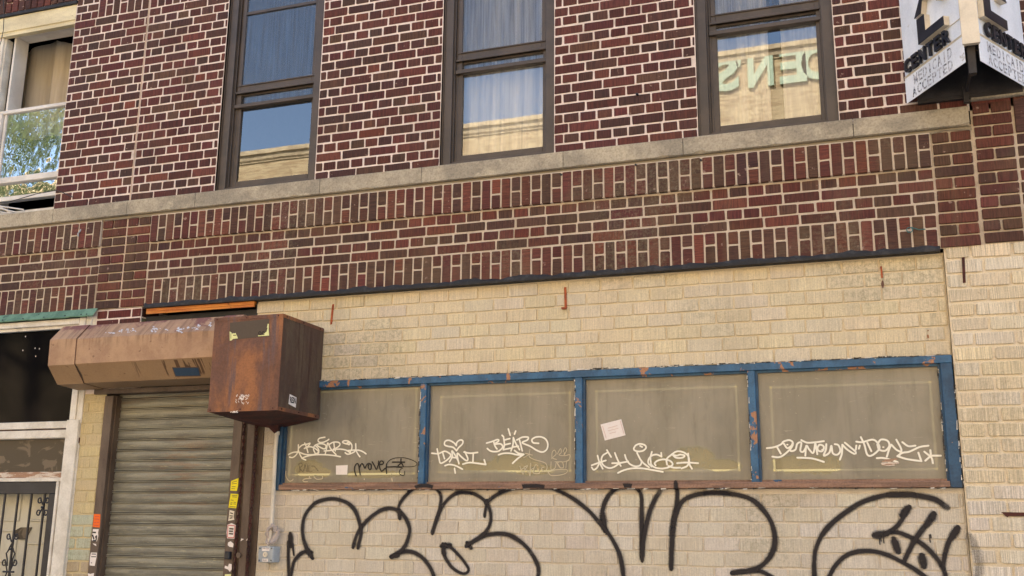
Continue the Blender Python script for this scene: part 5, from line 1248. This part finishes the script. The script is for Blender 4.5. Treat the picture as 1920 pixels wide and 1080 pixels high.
# door behind
DY = .10
mb = MB(); mb.box(-6.95, -5.652, DY, DY+.05, 0, 1.985); dr = build('entry_door', mb, M['doorw'], loc=(-6.3, DY, 0), label='off-white panelled entry door behind the black security gate', cat='door')
mb = MB()
for (xa, xb, za, zb) in ((-6.40, -6.10, 1.70, 1.94), (-6.02, -5.76, 1.70, 1.94), (-6.40, -6.10, 1.40, 1.64), (-6.02, -5.76, 1.10, 1.55), (-6.40, -6.10, .7, 1.32)):
    mb.box(xa, xb, DY-.010, DY-.0005, za, za+.016, bev=.003); mb.box(xa, xb, DY-.010, DY-.0005, zb-.016, zb, bev=.003); mb.box(xa, xa+.016, DY-.010, DY-.0005, za+.016, zb-.016, bev=.003); mb.box(xb-.016, xb, DY-.010, DY-.0005, za+.016, zb-.016, bev=.003)
build('panel_moulding', mb, M['doorw'], dr)
mb = MB(); mb.poly([at(*z3(SL7[0], 8, *p), DY) for p in ((235, 400), (330, 350), (485, 350), (400, 530), (290, 530), (220, 440))], DY-.012, DY-.0008); build('lite', mb, M['transom'], dr)
sg = empty('security_gate', (-6.2, -.02, 0), 'black wrought iron security gate with scrolls in front of the white door', 'gate')
gy0, gy1 = -.012, .02
mb = MB(); mb.box(-7.0, -5.692, gy0, gy1, 1.896, 1.982, bev=.003); mb.box(-5.752, -5.692, gy0+.0005, gy1, 0, 1.896, bev=.003); build('frame', mb, M['iron'], sg)
mb = MB(); mb.box(-5.690, -5.668, -.02, .03, 0, 1.985, bev=.003); mb.box(-5.668, -5.65, .0, .03, 0, 1.985); build('door_stop', mb, M['white'], stf)
for i, x in enumerate((-5.80, -5.923, -6.047, -6.17, -6.293, -6.416, -6.54)):
    mb = MB(); mb.box(x-.007, x+.007, -.004, .010, .05, 1.896, bev=.002); build('bar', mb, M['iron'], sg)
def scroll(mb, cx, cz, r, a0, turns, dirn, tail=None):
    pts = []
    for k in range(22):
        t = k/21; a = a0+dirn*turns*2*math.pi*t; rr = r*(1-.78*t); pts.append((cx+rr*math.cos(a), -.006, cz+rr*math.sin(a)))
    if tail: pts = [(tail[0], -.006, tail[1])]+pts
    mb.tube(pts, .0052, 6)
for (bx_, zz) in ((-6.047, 1.50), (-5.80, 1.80), (-6.293, 1.78)):
    mb = MB()
    for s_ in (-1, 1):
        if zz > 1.6:
            scroll(mb, bx_+s_*.030, zz+.045, .024, math.pi/2 if s_ > 0 else math.pi/2, .95, -s_, (bx_+s_*.004, zz+.02))
            scroll(mb, bx_+s_*.030, zz-.035, .024, -math.pi/2, .95, s_, (bx_+s_*.004, zz-.01))
        else:
            scroll(mb, bx_+s_*.032, zz+.085, .024, math.pi/2, .95, -s_, (bx_+s_*.004, zz+.05))
            mb.tube([(bx_, -.006, zz+.04), (bx_+s_*.03, -.006, zz-.02), (bx_+s_*.04, -.006, zz-.03), (bx_+s_*.026, -.006, zz-.07), (bx_+s_*.018, -.006, zz-.12)], .0052, 6)
            for dz in (-.10, -.22):
                scroll(mb, bx_+s_*.045, zz+dz, .026, -math.pi/2 if dz < -.2 else math.pi/2, .95, s_ if dz < -.2 else -s_, (bx_+s_*.012, zz-.16))
            mb.tube([(bx_, -.006, zz-.25), (bx_+s_*.034, -.006, zz-.33), (bx_, -.006, zz-.41)], .0052, 6)
    mb.tube([(bx_-.012, -.006, zz), (bx_+.012, -.006, zz)], .008, 8)
    if zz < 1.6: mb.tube([(bx_-.05, -.006, zz-.16), (bx_+.05, -.006, zz-.16)], .007, 8)
    build('scrollwork', mb, M['iron'], sg, smooth=True)

# ------------------------------------------------------------------ street, pavements and what the windows reflect
def ground(name, x0, x1, y0, y1, z, mat):
    mb = MB(); mb.face([(x0, y0, z), (x1, y0, z), (x1, y1, z), (x0, y1, z)]); build(name, mb, M[mat], kind='structure')
ground('ground', -220, 220, -220, 220, -.30, 'asphalt')
mb = MB(); mb.box(-60, 40, -4.0, .0, -.29, 0); build('pavement', mb, M['concrete'], kind='structure')
mb = MB(); mb.box(-60, 40, -17.2, -13.2, -.29, 0); build('pavement', mb, M['concrete'], kind='structure')
ground('road', -60, 40, -13.2, -4.0, -.14, 'asphalt')
DB = 17.2; T = S+DB
YB = [(214, 188, 140), (206, 178, 130), (222, 196, 148)]
M['ybrick'] = m_gen('yellow_brick', C(206, 184, 142), C(176, 150, 112), 2.2, .9, .2, stretch=(1, 1, 7), fine=.5, c3=C(150, 124, 92), lo3=.6, hi3=.7, sc3=1.2)
M['ystone'] = m_gen('cornice_stone', C(208, 188, 150), C(180, 160, 126), 4, .8, .2, fine=.2)
def opp(x0, x1, top, label, winz, sill=True):
    e = empty('street_building', ((x0+x1)/2, -DB, 0), label, 'building')
    mb = MB(); mb.box(x0, x1, -DB-9, -DB, 0, top-.3); build('wall', mb, M['ybrick'], e)
    mb = MB(); mb.prof([(-DB-.02, top-.34), (-DB+.03, top-.33), (-DB+.03, top-.30), (-DB+.07, top-.26), (-DB+.09, top-.14), (-DB+.14, top-.12), (-DB+.14, top), (-DB-.5, top+.02)], x0, x1); build('cornice', mb, M['ystone'], e)
    k = x0+1.2
    for zz in winz:
        k = x0+1.2
        while k < x1-1.6:
            mb = MB(); mb.box(k, k+1.1, -DB-.01, -DB+.015, zz, zz+1.8); mb.box(k-.1, k+1.2, -DB, -DB+.08, zz-.15, zz); build('window', mb, M['darkglass'], e); k += 2.6
    return e
zA = EYE+.447*(T-.36); zB = EYE+.492*(T-.36)
opp(-34, -4.9, zA, 'pale yellow brick building across the street reflected in the left windows', (2.5, 6.2))
eb = opp(-4.88, 16, zB, 'taller yellow brick building with green letters reflected in the right window', (3.0, 6.6))
M['gletter'] = m_flat('pale_green_letters', C(176, 192, 162))
mb = MB(); hx = -1; UX = Vector((-1, 0, 0)); Zs = EYE+.4415*T
for ch, r_ in (("D", -.0245), ("E", -.0455), ("N", -.0770), ("'", -.1090), ("S", -.1115)):
    ww = {"'": .12}.get(ch, .60); hh_ = .27 if ch == "'" else .86
    if ch == 'S': ww = .62
    fit_text(mb, ch, Vector((r_*T, -DB+.04, Zs+(.58 if ch == "'" else 0))), UX, EZ, ww, hh_, .035, .03, Vector((0, 1, 0)))
build('lettering', mb, M['gletter'], eb)

# street tree reflected in the far left window
tr = empty('street_tree', (-16.6, -10.9, -.1), 'leafy green street tree reflected in the far left window', 'tree')
mb = MB(); mb.tube([(-16.6, -10.9, -.2), (-16.5, -10.9, 3), (-16.7, -10.8, 6), (-16.6, -10.9, 8.6)], [.22, .18, .13, .06], 10)
for i in range(14):
    a = random.uniform(0, 6.28); z = random.uniform(4.5, 8); r = random.uniform(1.2, 2.6)
    mb.tube([(-16.6, -10.9, z), (-16.6+r*.5*math.cos(a), -10.9+r*.5*math.sin(a), z+.7), (-16.6+r*math.cos(a), -10.9+r*math.sin(a), z+1.5)], [.07, .045, .015], 6)
build('trunk', mb, m_gen('bark', C(96, 82, 68), C(74, 62, 52), 6, .9, .5), tr, smooth=True)
mb = MB(); rr = random.Random(5); cl = []
for i in range(90):
    while True:
        p = Vector((rr.uniform(-1, 1), rr.uniform(-1, 1), rr.uniform(-1, 1)))
        if p.length < 1: break
    cl.append(Vector((-16.6+p.x*2.7, -10.9+p.y*2.6, 8.6+p.z*3.2)))
for i in range(9000):
    c = rr.choice(cl)+Vector((rr.gauss(0, .28), rr.gauss(0, .28), rr.gauss(0, .22))); a = Vector((rr.uniform(-1, 1), rr.uniform(-1, 1), rr.uniform(-.6, .6))).normalized(); b = a.orthogonal().normalized(); l = rr.uniform(.06, .11)
    q = C(126, 138, 98); j = rr.uniform(.6, 1.3)
    mb.face([tuple(c-a*l), tuple(c+b*l*.45), tuple(c+a*l), tuple(c-b*l*.45)], None, (q[0]*j, q[1]*j, q[2]*j))
nn = N('leaves'); tt = nn.tint(); d1 = nn.n('ShaderNodeBsdfDiffuse', i_0=tt); d2 = nn.n('ShaderNodeBsdfTranslucent', i_0=tt); mx = nn.n('ShaderNodeMixShader', i_0=.35, i_1=d1.outputs[0], i_2=d2.outputs[0]); M['leaf'] = nn.done(mx.outputs[0])
build('crown', mb, M['leaf'], tr)
